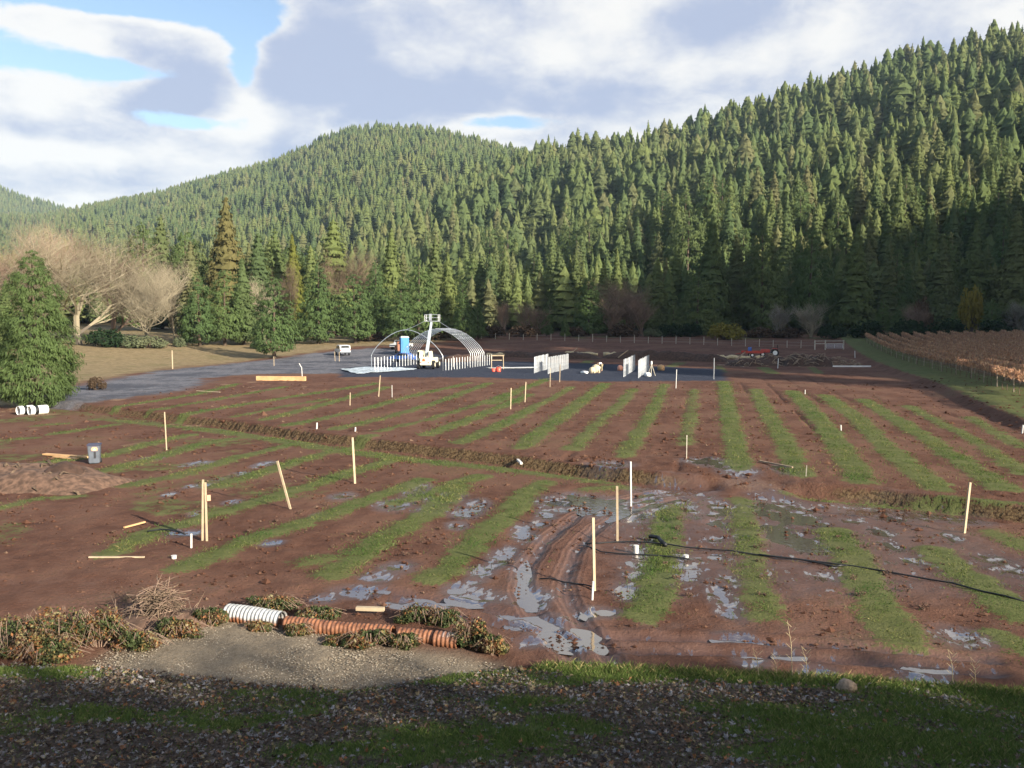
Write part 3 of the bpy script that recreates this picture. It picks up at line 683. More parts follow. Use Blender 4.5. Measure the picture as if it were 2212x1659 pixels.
for sd_ in range(4):
    V, F, ln = clump_np(100 + sd_, 480, 10, [.185, .165, .21, .19][sd_], f0=[.04, .07, .05, .09][sd_], shape=[.85, .8, .88, .74][sd_], cl=.018, leaf=.022, thin=.66, jit=.34, ragged=.38, layers=[26, 30, 0, 24][sd_], drop=.5, upn=.25)
    V, F = with_core(V, F, sd_, [.185, .165, .21, .19][sd_], [.04, .07, .05, .09][sd_], [.85, .8, .88, .74][sd_], rings=30, segs=12, lean=ln, k=.70)
    tv, tf = trunk_np(.014, lean=ln)
    HI.append((mesh_np('fir_crown', V, [F], [MATS['needles']]), mesh_np('fir_trunk', tv, [tf], [MATS['bark']], smooth=True)))
for sd_ in range(4):
    V, F, ln = clump_np(200 + sd_, 420, 18, [.27, .30, .25, .29][sd_], f0=[.06, .09, .07, .04][sd_], shape=[.62, .56, .66, .52][sd_], cl=.025, leaf=.0225, thin=.48, jit=.36, ragged=.34, drop=.1, upn=.4)
    tv, tf = trunk_np(.02, lean=ln)
    HI.append((mesh_np('pine_crown', V, [F], [MATS['pine_needles']]), mesh_np('pine_trunk', tv, [tf], [MATS['bark']], smooth=True)))
LOWC = bpy.data.collections.new('far_tree_kinds')
for sd_ in range(6):
    V, F, ln = clump_np(300 + sd_, 150, 5, [.20, .18, .23, .20, .26, .19][sd_], f0=.08, shape=[.82, .9, .75, .85, .62, .95][sd_], cl=.018, leaf=.030, thin=.8, ragged=.42, layers=[0, 14, 0, 12, 0, 15][sd_], drop=.4, upn=.3, jit=.22)
    V, F = with_core(V, F, 60 + sd_, [.20, .18, .23, .20, .26, .19][sd_], .08, [.82, .9, .75, .85, .62, .95][sd_], lean=ln, k=.80)
    tv, tf = trunk_np(.016, n=4, lean=ln)
    mi = np.concatenate([np.zeros(len(F)), np.ones(len(tf))])
    o = bpy.data.objects.new('far_conifer_kind', mesh_np('far_conifer', np.concatenate([V, tv]), [F, tf + len(V)], [MATS['needles'], MATS['bark']], midx=mi)); LOWC.objects.link(o)

def add_tree(kind, loc, h, widen=1.0, rz=None, label=None, cat='tree', group=None, mat=None, name='conifer_tree'):
    c, tr = HI[kind]
    e = empty(name, loc, random.uniform(0, 6.28) if rz is None else rz, (h * widen, h * widen, h))
    tag(e, label, cat, group)
    cr = link('crown', c, e); link('trunk', tr, e)
    if mat:
        cr.material_slots[0].link = 'OBJECT'; cr.material_slots[0].material = MATS[mat]
    return e

# ------------------------------------------------------------------ hills
simple('hill_soil', (0.050, 0.044, 0.024), .95, var=.35, scale=.05)
def skyline(px):      # (u, v, distance) of the tree tops -> ground crest below them
    out = []
    for u, v, y, th in px:
        out.append(((u - CU) / FPX * y, y, top_z(v, y) - th))
    return np.array(out)
def lerp_line(P, n):
    P = np.asarray(P, float); s = np.concatenate([[0], np.cumsum(np.linalg.norm(np.diff(P[:, :2], axis=0), axis=1))]); s /= s[-1]
    u = np.linspace(0, 1, n); return np.stack([np.interp(u, s, P[:, k]) for k in range(3)], -1)
class Hill:
    def __init__(s, base, crest, seed, gully, power=1.0):
        s.b = lerp_line(base, 80); s.c = lerp_line(crest, 80); s.seed = seed; s.g = gully; s.pw = power
    def pt(s, u, t_):
        u = np.asarray(u, float); t_ = np.asarray(t_, float)
        k = np.clip(u, 0, 1) * 79; i = np.clip(k.astype(int), 0, 78); f = (k - i)[..., None]
        b = s.b[i] * (1 - f) + s.b[i + 1] * f; c_ = s.c[i] * (1 - f) + s.c[i + 1] * f
        tt = t_[..., None]
        p = b * (1 - tt) + c_ * tt
        up_ = np.clip(t_, 0, 1) ** s.pw
        z = b[..., 2] * (1 - up_) + c_[..., 2] * up_ - np.maximum(t_ - 1, 0) * (c_[..., 2] - b[..., 2]) * .8
        z = z + s.g * fbm(p[..., 0] * .006, p[..., 1] * .006, s.seed, 3) * np.sin(np.clip(t_, 0, 1) * math.pi) ** .7
        return np.stack([p[..., 0], p[..., 1], z], -1)
    def mesh(s, name, nu=120, nt=60):
        u, t_ = np.meshgrid(np.linspace(0, 1, nu), np.linspace(-.12, 1.35, nt))
        V = s.pt(u, t_); V[0, :, 2] -= 15
        idx = np.arange(nu * nt).reshape(nt, nu)
        F = np.stack([idx[:-1, :-1], idx[:-1, 1:], idx[1:, 1:], idx[1:, :-1]], -1).reshape(-1, 4)
        return tag(link(name, mesh_np(name, V.reshape(-1, 3), [F], [MATS['hill_soil']], smooth=True)), kind='structure')
right = Hill(base=[(-130, 520, 12), (-20, 430, 10), (70, 345, 7), (170, 300, 6), (290, 270, 6), (420, 215, 6), (560, 120, 6)],
             crest=skyline([(1000, 395, 950, 26), (1120, 345, 930, 26), (1190, 318, 900, 26), (1280, 300, 890, 26), (1400, 282, 880, 26), (1480, 262, 870, 26), (1600, 218, 850, 27), (1700, 188, 830, 27),
                            (1850, 152, 800, 27), (1950, 122, 790, 27), (2050, 88, 770, 27), (2212, 35, 740, 27), (2500, -60, 690, 27), (3000, -150, 600, 27)]), seed=5, gully=46, power=1.1)
mid = Hill(base=[(-900, 1000, 18), (-520, 800, 16), (-250, 700, 14), (-60, 640, 14), (120, 620, 14), (320, 640, 20)],
           crest=skyline([(-350, 480, 2300, 25), (120, 455, 2200, 24), (210, 437, 2150, 24), (350, 408, 2050, 24), (440, 378, 1950, 24), (560, 348, 1850, 24), (640, 322, 1800, 24), (700, 284, 1760, 24), (760, 264, 1730, 24),
                          (830, 255, 1700, 24), (900, 264, 1660, 24), (1000, 283, 1600, 24), (1100, 303, 1550, 24), (1200, 330, 1500, 24), (1500, 400, 1450, 24)]), seed=9, gully=70, power=1.0)
far = Hill(base=[(-2600, 1900, 40), (-1700, 1900, 35), (-1250, 1950, 30), (-800, 2200, 30)],
           crest=skyline([(-900, 340, 3000, 24), (-300, 345, 3000, 24), (0, 388, 2950, 24), (60, 415, 2950, 24), (150, 440, 2950, 24), (230, 445, 3000, 24), (330, 448, 3100, 24)]), seed=13, gully=50)
for nm_, h_ in (('hill', right), ('hill', mid), ('hill', far)): h_.mesh(nm_)
# grassy clearing where two far hills meet
simple('dry_grass_slope', (0.20, 0.15, 0.085), .95, var=.25, scale=.03)

# valley side beyond the right edge of the picture; its crest shades the far field in the low sun
SB = np.array([(130, -60, 0), (105, 10, 0), (84, 60, 0.5), (62, 100, .8), (38, 130, .8), (12, 155, 1.2), (-6, 190, 2), (-14, 228, 3), (0, 262, 13), (60, 300, 24), (130, 330, 40), (200, 350, 54), (320, 400, 76), (520, 470, 100)], float)
LSH = 300.0
cr_ = SB + LSH * np.array([SUN_H.x, SUN_H.y, math.tan(SUN_EL)]) - np.array([0, 0, 12.0])
rc = lerp_line(cr_, 160); rc[:, 2] += 5 * fbm(np.arange(160) * .31, np.zeros(160), 4)
nrm = np.zeros((160, 2)); dd_ = np.gradient(rc[:, :2], axis=0); nrm[:, 0] = -dd_[:, 1]; nrm[:, 1] = dd_[:, 0]; nrm /= np.linalg.norm(nrm, axis=1)[:, None]
rows_ = []
for off, kz in ((95, -1.0), (50, .5), (18, .86), (0, 1.0), (-30, .85), (-160, -1.0)):
    p = rc.copy(); p[:, :2] += nrm * off; p[:, 2] = rc[:, 2] * kz if kz > 0 else -3; rows_.append(p)
V = np.concatenate(rows_); idx = np.arange(160 * 6).reshape(6, 160)
F = np.stack([idx[:-1, :-1], idx[:-1, 1:], idx[1:, 1:], idx[1:, :-1]], -1).reshape(-1, 4)
tag(link('valley_side', mesh_np('valley_side', V, [F], [MATS['hill_soil']], smooth=True)), kind='structure')

# trees over the hills
rg = np.random.default_rng(4)
def scatter(hill, n, tmin, tmax, hmin, hmax, minw=0.0):
    """even sampling of the hill face"""
    u = rg.random(n * 4); t_ = rg.uniform(tmin, tmax, n * 4)
    p = hill.pt(u, t_)
    e = 1e-3
    du = hill.pt(np.clip(u + e, 0, 1), t_) - hill.pt(np.clip(u - e, 0, 1), t_); dt = hill.pt(u, t_ + e) - hill.pt(u, t_ - e)
    area = np.linalg.norm(np.cross(du, dt), axis=1); area /= np.percentile(area, 97)
    k = rg.random(n * 4) < area
    # only the part of the hill the camera could see from about here
    a = np.arctan2(p[:, 0], p[:, 1]); k &= np.abs(a) < R(40)
    k &= fbm(p[:, 0] * .02, p[:, 1] * .02, 71, 2) > -.33
    p = p[k][:n]; h = (hmin + (hmax - hmin) * rg.beta(1.6, 2.0, len(p))) * (0.82 + .5 * (fbm(p[:, 0] * .012, p[:, 1] * .012, 19, 2) + .5))
    return p, h
pr, hr = scatter(right, 4400, 0.015, 1.06, 17, 41)
pm_, hm = scatter(mid, 19000, 0.0, 1.05, 14, 27)
pf, hf = scatter(far, 7000, 0.25, 1.04, 17, 27)
# bare patch on the far saddle
k = ~((np.abs(pf[:, 0] / pf[:, 1] - (200 - CU) / FPX) < .026) & (rg.random(len(pf)) < .9)); pf, hf = pf[k], hf[k]
# valley forest between the field and the hills
nv = 2600
vx = rg.uniform(-520, 420, nv * 2); vy = rg.uniform(262, 720, nv * 2); k = np.abs(np.arctan2(vx, vy)) < R(38)
k &= vy < np.interp(vx, [-520, -130, -20, 70, 170, 300], [900, 640, 470, 375, 320, 290])
vx, vy = vx[k][:nv], vy[k][:nv]; pvl = np.stack([vx, vy, H(vx, vy)], -1); hv = rg.uniform(13, 28, len(vx))
AP = np.concatenate([pr, pm_, pf, pvl]); AH = np.concatenate([hr, hm, hf, hv])
ZONE = np.concatenate([np.zeros(len(pr)), np.ones(len(pm_)), np.full(len(pf), 2), np.full(len(pvl), 3)])
AP[:, 2] -= 0.4
size_ = AH / np.hypot(AP[:, 0], AP[:, 1])
infr = np.abs(AP[:, 0] / AP[:, 1]) < 0.615
order = np.argsort(-np.where(infr, size_, 0))
N_IND = 215
near_i = order[:N_IND]; rest = order[N_IND:]
for i in near_i:
    p = AP[i]; z_ = int(ZONE[i])
    shade_ = p[0] > 0
    col_u = CU + FPX * p[0] / p[1]
    tall_ = 'taller' if AH[i] > 33 else 'shorter'
    spot = ('left of the hoop frames', 'behind the hoop frames', 'above the first pipe rows', 'above the brown bare thicket', 'above the tripod and dense post rows', 'above the golden bush', 'above the red tractor', 'above the metal gate', 'above the left end of the vineyard', 'above the yellow tree', 'above the vineyard at the right picture edge')[int(np.searchsorted([840, 1060, 1240, 1400, 1500, 1610, 1720, 1840, 1980, 2110], col_u))]
    lb = ('%s dark fir in the wood %s' if z_ == 3 else '%s dark fir low on the right hill, %s') % (tall_, spot); gp = lb.replace('dark fir', 'dark firs')
    add_tree(int(rg.integers(0, 4)) if rg.random() < .75 else int(rg.integers(4, 8)), p, AH[i], rg.uniform(.9, 1.25), label=lb, group=gp)
# the rest of the forest: one mass
def forest(name, P, Hh, seed, kinds=None, wmin=1.0, wmax=1.75):
    kinds = kinds or LOWC
    r2 = np.random.default_rng(seed)
    m_ = bpy.data.meshes.new(name); m_.vertices.add(len(P)); m_.vertices.foreach_set('co', P.astype(np.float32).ravel())
    wd = r2.uniform(wmin, wmax, len(P))
    a = m_.attributes.new('sc', 'FLOAT_VECTOR', 'POINT'); a.data.foreach_set('vector', np.stack([Hh * wd, Hh * wd, Hh], -1).astype(np.float32).ravel())
    a = m_.attributes.new('rz', 'FLOAT_VECTOR', 'POINT'); rr = np.zeros((len(P), 3), np.float32); rr[:, 2] = r2.uniform(0, 6.28, len(P)); rr[:, :2] = r2.normal(0, .02, (len(P), 2)); a.data.foreach_set('vector', rr.ravel())
    a = m_.attributes.new('kind_i', 'INT', 'POINT'); a.data.foreach_set('value', r2.integers(0, len(kinds.objects), len(P)).astype(np.int32))
    o = link(name, m_)
    ng = bpy.data.node_groups.new(name, 'GeometryNodeTree')
    ng.interface.new_socket('Geometry', in_out='INPUT', socket_type='NodeSocketGeometry'); ng.interface.new_socket('Geometry', in_out='OUTPUT', socket_type='NodeSocketGeometry')
    gi = ng.nodes.new('NodeGroupInput'); go = ng.nodes.new('NodeGroupOutput')
    ci = ng.nodes.new('GeometryNodeCollectionInfo'); ci.inputs['Collection'].default_value = kinds; ci.inputs['Separate Children'].default_value = True; ci.inputs['Reset Children'].default_value = True
    ip = ng.nodes.new('GeometryNodeInstanceOnPoints'); ip.inputs['Pick Instance'].default_value = True
    def na(nm, ty):
        n_ = ng.nodes.new('GeometryNodeInputNamedAttribute'); n_.data_type = ty; n_.inputs['Name'].default_value = nm; return n_.outputs['Attribute']
    L = ng.links.new
    L(gi.outputs[0], ip.inputs['Points']); L(ci.outputs[0], ip.inputs['Instance']); L(na('kind_i', 'INT'), ip.inputs['Instance Index'])
    er = ng.nodes.new('FunctionNodeEulerToRotation'); L(na('rz', 'FLOAT_VECTOR'), er.inputs[0]); L(er.outputs[0], ip.inputs['Rotation'])
    L(na('sc', 'FLOAT_VECTOR'), ip.inputs['Scale']); L(ip.outputs[0], go.inputs[0])
    md = o.modifiers.new('forest', 'NODES'); md.node_group = ng
    return o
tag(forest('forest', AP[rest], AH[rest], 3), 'conifer forest covering the hillsides behind the field', 'forest', kind='stuff')
# firs along the crest of the valley side out of the picture
pc = []
for i in range(0, 160):
    for k in range(4): pc.append(rc[i] + np.array([*(nrm[i] * rg.uniform(-25, 25)), -3.0]) + np.array([rg.uniform(-3, 3), rg.uniform(-3, 3), 0]))
pc = np.array(pc)
tag(forest('ridge_wood', pc, rg.uniform(13, 20, len(pc)), 8), 'conifers along the crest of the near valley side', 'forest', kind='stuff')

# ------------------------------------------------------------------ wood edge
T1 = 'conifer along the wood edge'
def front(u, vt, y, kind, widen, label, mat=None, group='trees along the wood edge', name='conifer_tree'):
    p = at_depth(u, y); h = top_z(vt, y) - p.z
    p.z -= .2
    return add_tree(kind, p, h, widen * (1.22 if kind > 3 else 1.1), label=label, mat=mat, group=group, name=name)
FR = [
 (15, 600, 150, 0, 1.3, 'conifer rising behind the left edge pine, at the picture edge', None),
 (312, 478, 215, 4, 1.0, 'slim green conifer showing above the bare oaks', None),
 (352, 462, 225, 0, 1.1, 'pale green conifer just right of the large bare oak top', None),
 (405, 492, 210, 5, .85, 'green pine behind the right side of the bare oaks', None),
 (432, 585, 172, 4, .95, 'leftmost of the two dark pines at the meadow edge right of the oaks', None),
 (418, 515, 200, 1, 1.2, 'bright green conifer above the dark meadow-edge pines', None),
 (490, 418, 205, 2, 1.0, 'tallest conifer above the meadow with rusty brown foliage', 'rusty_needles'),
 (486, 575, 176, 5, .9, 'dark pine with broad skirt left of the slim light fir', None),
 (527, 552, 180, 1, 1.25, 'slim bright green fir between meadow-edge pines', None),
 (560, 498, 208, 3, 1.15, 'green conifer just right of the tall rusty one', None),
 (600, 490, 212, 0, 1.15, 'mid green conifer left of the yellow-green one', None),
 (640, 500, 206, 2, .8, 'yellow-green conifer lit by the sun above the lone pine', 'yellow_needles'),
 (592, 590, 150, 5, .95, 'lone broad pine standing in the tan meadow on a short bare trunk', None),
 (688, 566, 190, 4, .98, 'broad dark pine right of the lone meadow pine', None),
 (722, 468, 225, 3, 1.35, 'wide green conifer above the bare brown tree', None),
 (768, 586, 192, 5, 1.0, 'broad green pine behind the white sport utility vehicle', None),
 (812, 560, 205, 4, .85, 'pine behind the parked trucks', None),
 (845, 488, 225, 1, 1.1, 'tall fir above the parked trucks', None),
 (865, 590, 196, 6, .9, 'green pine directly left of the raised boom', None),
 (905, 556, 205, 7, .95, 'green pine directly behind the raised boom', None),
 (938, 510, 225, 0, 1.1, 'fir rising high behind the boom platform', None),
 (972, 540, 212, 2, .9, 'slim fir right of the boom platform', None),
 (1000, 612, 200, 4, .85, 'pine behind the right end of the hoop frame', None),
 (1033, 640, 205, 6, .8, 'smaller dark pine at the right end of the hoop frame', None),
 (1180, 660, 222, 5, .9, 'dark pine between the bare brown saplings', None),
 (1220, 676, 215, 6, .80, 'small bright conifer alone at the far field edge', None),
 (1272, 590, 225, 4, .95, 'dark broad pine right of the small bright conifer', None),
 (1300, 560, 245, 0, 1.2, 'dark fir behind the brown bare thicket, left side', None),
 (1420, 556, 250, 1, 1.3, 'dark fir behind the brown bare thicket, right side', None),
 (1455, 640, 222, 6, 1.0, 'low dark pine left of the tall twin pines', None),
 (1505, 585, 226, 7, 1.05, 'bushy dark pine in front of the tall twin pines', None),
 (1530, 445, 238, 2, .85, 'tallest dark pine rising over the middle of the wood edge', None),
 (1590, 500, 246, 3, 1.1, 'dark brownish pine right of the tallest one', None),
 (1645, 480, 236, 4, .80, 'tall brownish pine above the grey bare trees, left side', None),
 (1745, 485, 244, 5, .78, 'tall dome-topped dark pine above the grey bare trees, right side', None),
 (1840, 478, 236, 2, 1.0, 'tall layered pine left of the vineyard corner', None),
 (1905, 640, 212, 6, 1.0, 'low dark pine behind the vineyard corner', None),
 (1945, 645, 205, 7, 1.0, 'low broad pine behind the left end of the vineyard', None),
 (2060, 660, 200, 6, .9, 'small dark pine just left of the yellow tree', None),
 (2030, 500, 240, 0, 1.1, 'tall shaded fir above the vineyard, left of the yellow tree', None),
 (2140, 640, 198, 7, .9, 'dark pine right of the yellow tree', None),
 (2100, 470, 246, 1, 1.1, 'tall shaded fir directly above the yellow tree', None),
 (2190, 450, 240, 3, 1.1, 'tall shaded fir above the vineyard at the right picture edge', None),
]
for u, vt, y, kd, wd, lb, mt in FR: front(u, vt, y, kd, wd, lb, mt)
# large near pine at the left
V, F, ln = clump_np(900, 820, 40, .25, f0=.03, shape=.46, cl=.021, leaf=.0165, thin=.30, ragged=.44, drop=.1, upn=.45, jit=.55)
tv, tf = trunk_np(.02, lean=ln)
HI.append((mesh_np('near_pine_crown', V, [F], [MATS['pine_needles']]), mesh_np('near_pine_trunk', tv, [tf], [MATS['bark']], smooth=True)))
p = at_depth(78, 73.5); add_tree(8, p, top_z(540, p.y) - p.z, 1.02, rz=.6, label='big bushy young pine at the left picture edge above the white pipes', group='trees along the wood edge')

# bare broadleaved trees
def bare_np(seed, levels=5, spread=.55, trunk=.20, twigs=3, up=.75):
    rg = np.random.default_rng(seed); V = []; F = []
    def seg(a, b, ra, rb, n):
        ax = b - a; L = np.linalg.norm(ax) + 1e-9; ax = ax / L
        s1 = np.cross(ax, [0.3, .9, .31]); s1 /= np.linalg.norm(s1) + 1e-9; s2 = np.cross(ax, s1)
        i0 = len(V)
        for (c_, r_) in ((a, ra), (b, rb)):
            for k in range(n):
                th = 2 * math.pi * k / n; V.append(c_ + (s1 * math.cos(th) + s2 * math.sin(th)) * r_)
        for k in range(n): F.append((i0 + k, i0 + (k + 1) % n, i0 + n + (k + 1) % n, i0 + n + k))
    def grow(p, dv, L, r, lev):
        n = 5 if lev == 0 else 3
        k = 3 if lev < levels - 1 else 2
        q = p
        for i in range(k):
            dv = dv + rg.normal(0, .14, 3) + np.array([0, 0, up * .25]); dv /= np.linalg.norm(dv)
            q2 = q + dv * L / k; r2 = r * (1 - .42 * (i + 1) / k)
            seg(q, q2, r * (1 - .42 * i / k), r2, n)
            if lev < levels and True:
                for _ in range(2 if lev < levels - 1 else twigs):
                    th = rg.uniform(0, 6.28); o = np.array([math.cos(th), math.sin(th), rg.uniform(-.25, .75)])
                    nd = dv * (1 - spread) + o * spread * 1.3; nd /= np.linalg.norm(nd)
                    grow(q2, nd, L * rg.uniform(.55, .82), r2 * rg.uniform(.5, .72), lev + 1)
            q = q2
    grow(np.array([0., 0, -.02]), np.array([rg.normal(0, .05), rg.normal(0, .05), 1.]), trunk * 1.4, .0052, 0)
    V = np.array(V); zt = np.percentile(V[:, 2], 99.6)
    return V / zt, np.array(F)
simple('lichen_twigs', (0.26, 0.222, 0.152), .95, var=.25, scale=2.5)
simple('brown_twigs', (0.22, 0.15, 0.11), .95, var=.3, scale=2.5)
simple('rust_twigs', (0.16, 0.115, 0.075), .95, var=.3, scale=2.5)
simple('grey_twigs', (0.22, 0.195, 0.16), .95, var=.3, scale=2.5)
BARE = []
for sd_, (lv, sp_, tk, tw) in enumerate([(5, .62, .09, 3), (5, .55, .07, 3), (4, .5, .06, 4), (4, .42, .05, 4)]):
    V, F = bare_np(40 + sd_, lv, sp_, tk, tw)
    nt_ = 30
    BARE.append(((V, F[:nt_ * 3]), (V, F[nt_ * 3:])))
def bare(u, vb_y, vt, wpx, kind, mat, label, name='bare_tree', group='bare broadleaved trees'):
    y = vb_y; p = at_depth(u, y); h = top_z(vt, y) - p.z
    (V, Ft), (_, Fc) = BARE[kind]
    w = wpx / FPX * y; wx = np.percentile(np.abs(V[:, 0]), 98) * 2
    e = empty(name, p, random.uniform(0, 6.28), (w / wx, w / wx, h)); tag(e, label, 'tree', group)
    key = (kind, mat)
    if key not in BM:
        def sub(F_):
            used, inv = np.unique(F_, return_inverse=True); return V[used], inv.reshape(F_.shape)
        BM[key] = [mesh_np('bare_limbs', *[x if i == 0 else [x] for i, x in enumerate(sub(Ft))], [MATS['grey_bark']]), mesh_np('bare_twigs', *[x if i == 0 else [x] for i, x in enumerate(sub(Fc))], [MATS[mat]])]
    link('trunk', BM[key][0], e); link('crown', BM[key][1], e)
    return e
BM = {}
bare(178, 160, 484, 280, 0, 'lichen_twigs', 'largest bare oak with pale lichen twigs at the left of the meadow')
bare(318, 163, 548, 150, 1, 'lichen_twigs', 'smaller bare oak leaning right beside the largest oak')
bare(240, 172, 500, 210, 1, 'brown_twigs', 'brown bare tree behind the gap between the two oaks')
bare(95, 178, 470, 150, 1, 'brown_twigs', 'brown bare tree behind the near left pine')
bare(10, 175, 520, 170, 0, 'brown_twigs', 'bare tree cut by the left picture edge')
bare(380, 178, 575, 70, 2, 'lichen_twigs', 'thin pale bare tree between the oaks and the dark pines')
bare(575, 190, 600, 80, 2, 'lichen_twigs', 'pale bare tree behind the lone meadow pine')
bare(624, 200, 560, 40, 3, 'rust_twigs', 'small brown bare tree above the lone meadow pine')
bare(772, 226, 535, 120, 1, 'rust_twigs', 'broad brown bare tree crown above the white vehicle')
bare(735, 222, 545, 80, 2, 'rust_twigs', 'brown bare tree left of the broad one')
bare(1092, 222, 645, 50, 2, 'brown_twigs', 'brown sapling thicket left of the paler sapling')
bare(1143, 220, 648, 60, 3, 'brown_twigs', 'pale brown bare sapling at the dark wood edge')
bare(1350, 228, 598, 120, 1, 'brown_twigs', 'tall brown bare tree in the middle of the dark wood edge')
bare(1320, 226, 640, 90, 3, 'brown_twigs', 'lower brown bare tree at the left of the tall brown one')
bare(1385, 226, 640, 80, 2, 'brown_twigs', 'lower brown bare tree at the right of the tall brown one')
bare(1672, 214, 655, 80, 2, 'grey_twigs', 'left of the two grey bare trees near the red tractor')
bare(1752, 212, 650, 70, 3, 'lichen_twigs', 'right of the two grey bare trees, with pale lichen')
bare(1985, 200, 655, 70, 2, 'brown_twigs', 'brownish bare tree behind the vineyard, left part')
bare(2200, 195, 648, 90, 2, 'grey_twigs', 'grey bare tree behind the vineyard at the right picture edge')

# leafy shrubs
def leafy_np(seed, n, lumps, leaf, base=.15, dome=True):
    rg = np.random.default_rng(seed)
    th = rg.uniform(0, 6.28, lumps); ph = rg.uniform(.05, 1.0, lumps); rr = rg.uniform(.45, .8, lumps)
    L = np.stack([np.cos(th) * rr * np.sqrt(1 - ph ** 2 * .8), np.sin(th) * rr * np.sqrt(1 - ph ** 2 * .8), base + (.86 - base) * ph * rg.uniform(.7, 1, lumps)], -1)
    k = rg.integers(0, lumps, n); dv = rg.normal(0, 1, (n, 3)); dv /= np.linalg.norm(dv, axis=1)[:, None]
    C = L[k] + dv * (rg.uniform(.4, 1, (n, 1)) ** .5) * np.array([.34, .34, .26])
    C[:, 2] = np.abs(C[:, 2])
    nrm_ = dv + rg.normal(0, .6, (n, 3)); nrm_ /= np.linalg.norm(nrm_, axis=1)[:, None]
    a = np.cross(nrm_, rg.normal(0, 1, (n, 3))); a /= np.linalg.norm(a, axis=1)[:, None]; b_ = np.cross(nrm_, a)
    s = leaf * rg.uniform(.6, 1.3, (n, 1))
    V, F = diamonds(C, a * s, b_ * s * .62)
    return V, F, L
def stems_np(L, rad, seed):
    rg = np.random.default_rng(seed); m = MB()
    for p in L:
        q = Vector((p[0] * .2, p[1] * .2, -.03)); r_ = Vector(p); mid_ = q.lerp(r_, .55) + Vector((rg.normal(0, .05), rg.normal(0, .05), .08))
        m.tube([q, mid_, r_], [rad, rad * .7, rad * .3], 4, cap=False)
    return m
foliage('gold_leaves', ((0.23, 0.18, 0.035), (0.26, 0.19, 0.04), (0.22, 0.20, 0.05), (0.15, 0.12, 0.03)), transl=.3, var_scale=2)
foliage('dark_shrub_leaves', ((0.022, 0.040, 0.018), (0.030, 0.050, 0.022), (0.04, 0.06, 0.03), (0.012, 0.02, 0.012)), transl=.2, var_scale=2)
foliage('sage_leaves', ((0.12, 0.14, 0.08), (0.11, 0.13, 0.07), (0.15, 0.16, 0.09), (0.06, 0.08, 0.04)), transl=.2, var_scale=2)
foliage('brush_leaves', ((0.10, 0.065, 0.045), (0.085, 0.06, 0.04), (0.12, 0.08, 0.05), (0.05, 0.035, 0.025)), transl=.2, var_scale=2)
SHV, SHF, SHL = leafy_np(5, 1500, 26, .075)
SH_STEM = stems_np(SHL, .02, 2)
SHM = {}
def shrub(loc, rx, ry, h, mat, label, name='shrub', cat='shrub', group='shrubs along the wood edge'):
    if mat not in SHM: SHM[mat] = (mesh_np('shrub_leaves', SHV, [SHF], [MATS[mat]]), SH_STEM.mesh('shrub_stems', MATS['bark']))
    e = empty(name, loc, random.uniform(0, 6.28), (rx, ry, h)); tag(e, label, cat, group)
    link('crown', SHM[mat][0], e); link('trunk', SHM[mat][1], e)
    return e
p = at_depth(232, 157); shrub(p, 4.0, 2.5, 3.4, 'dark_shrub_leaves', 'dark green rounded shrub under the largest bare oak')
p = at_depth(280, 158); shrub(p, 3.2, 2.5, 2.4, 'sage_leaves', 'pale sage shrub right of the dark green shrub')
p = at_depth(325, 160); shrub(p, 4.2, 2.5, 2.2, 'sage_leaves', 'pale sage shrub under the smaller oak')
p = at_depth(388, 166); shrub(p, 1.5, 1.2, 1.9, 'sage_leaves', 'small pale bush alone at the meadow top')
p = at_depth(560, 172); shrub(p, 1.8, 1.5, 2.0, 'sage_leaves', 'small grey-green bush left of the lone pine trunk')
p = at_depth(1570, 205); shrub(p, 5.0, 4.0, 4.0, 'gold_leaves', 'round golden yellow bush at the far field edge')
p = at_depth(2092, 203); shrub(p, 3.2, 3.0, 11.0, 'gold_leaves', 'golden leaved tree behind the vineyard', name='yellow_tree', cat='tree')
p = at_depth(1990, 203); shrub(p, 2.8, 2.6, 9.0, 'brush_leaves', 'brownish leafy tree left of the yellow tree', name='brown_tree', cat='tree')
for i, (u, y, rx, h, mt, lb) in enumerate([(1060, 215, 5, 3.2, 'brush_leaves', 'brown scrub right of the hoop frames'), (1130, 218, 5, 3.0, 'brush_leaves', 'brown scrub below the brown sapling'),
    (1345, 220, 6, 3.5, 'brush_leaves', 'brown scrub at the foot of the tall brown bare tree'), (1410, 218, 3, 2.2, 'sage_leaves', 'pale sage bush right of the brown thicket'),
    (1445, 219, 4, 3.4, 'dark_shrub_leaves', 'dark green bush in front of the low pine'), (1490, 219, 4, 3.6, 'dark_shrub_leaves', 'dark green bush left of the golden bush'),
    (1640, 214, 5, 2.6, 'brush_leaves', 'brown scrub right of the golden bush'), (1700, 213, 5, 2.6, 'brush_leaves', 'brown scrub between the grey bare trees'),
    (1800, 208, 4, 3.6, 'dark_shrub_leaves', 'dark bush left of the metal gate'), (1870, 200, 5, 4.0, 'dark_shrub_leaves', 'dark bush behind the metal gate'),
    (1960, 190, 6, 4.5, 'dark_shrub_leaves', 'dark bush behind the middle of the vineyard'), (2040, 188, 6, 4.2, 'dark_shrub_leaves', 'dark bush below the yellow tree'),
    (2150, 185, 6, 4.0, 'dark_shrub_leaves', 'dark bush behind the right end of the vineyard'), (1240, 222, 5, 2.6, 'brush_leaves', 'brown scrub beside the small bright conifer'),
    (930, 205, 6, 2.6, 'brush_leaves', 'brown scrub behind the raised boom'), (800, 200, 5, 2.2, 'brush_leaves', 'brown scrub left of the parked trucks'), (206, 86, 1.2, 1.3, 'brush_leaves', 'dry brown bush beside the gravel road near the left pine')]):
    shrub(at_depth(u, y), rx, rx * .7, h, mt, lb)

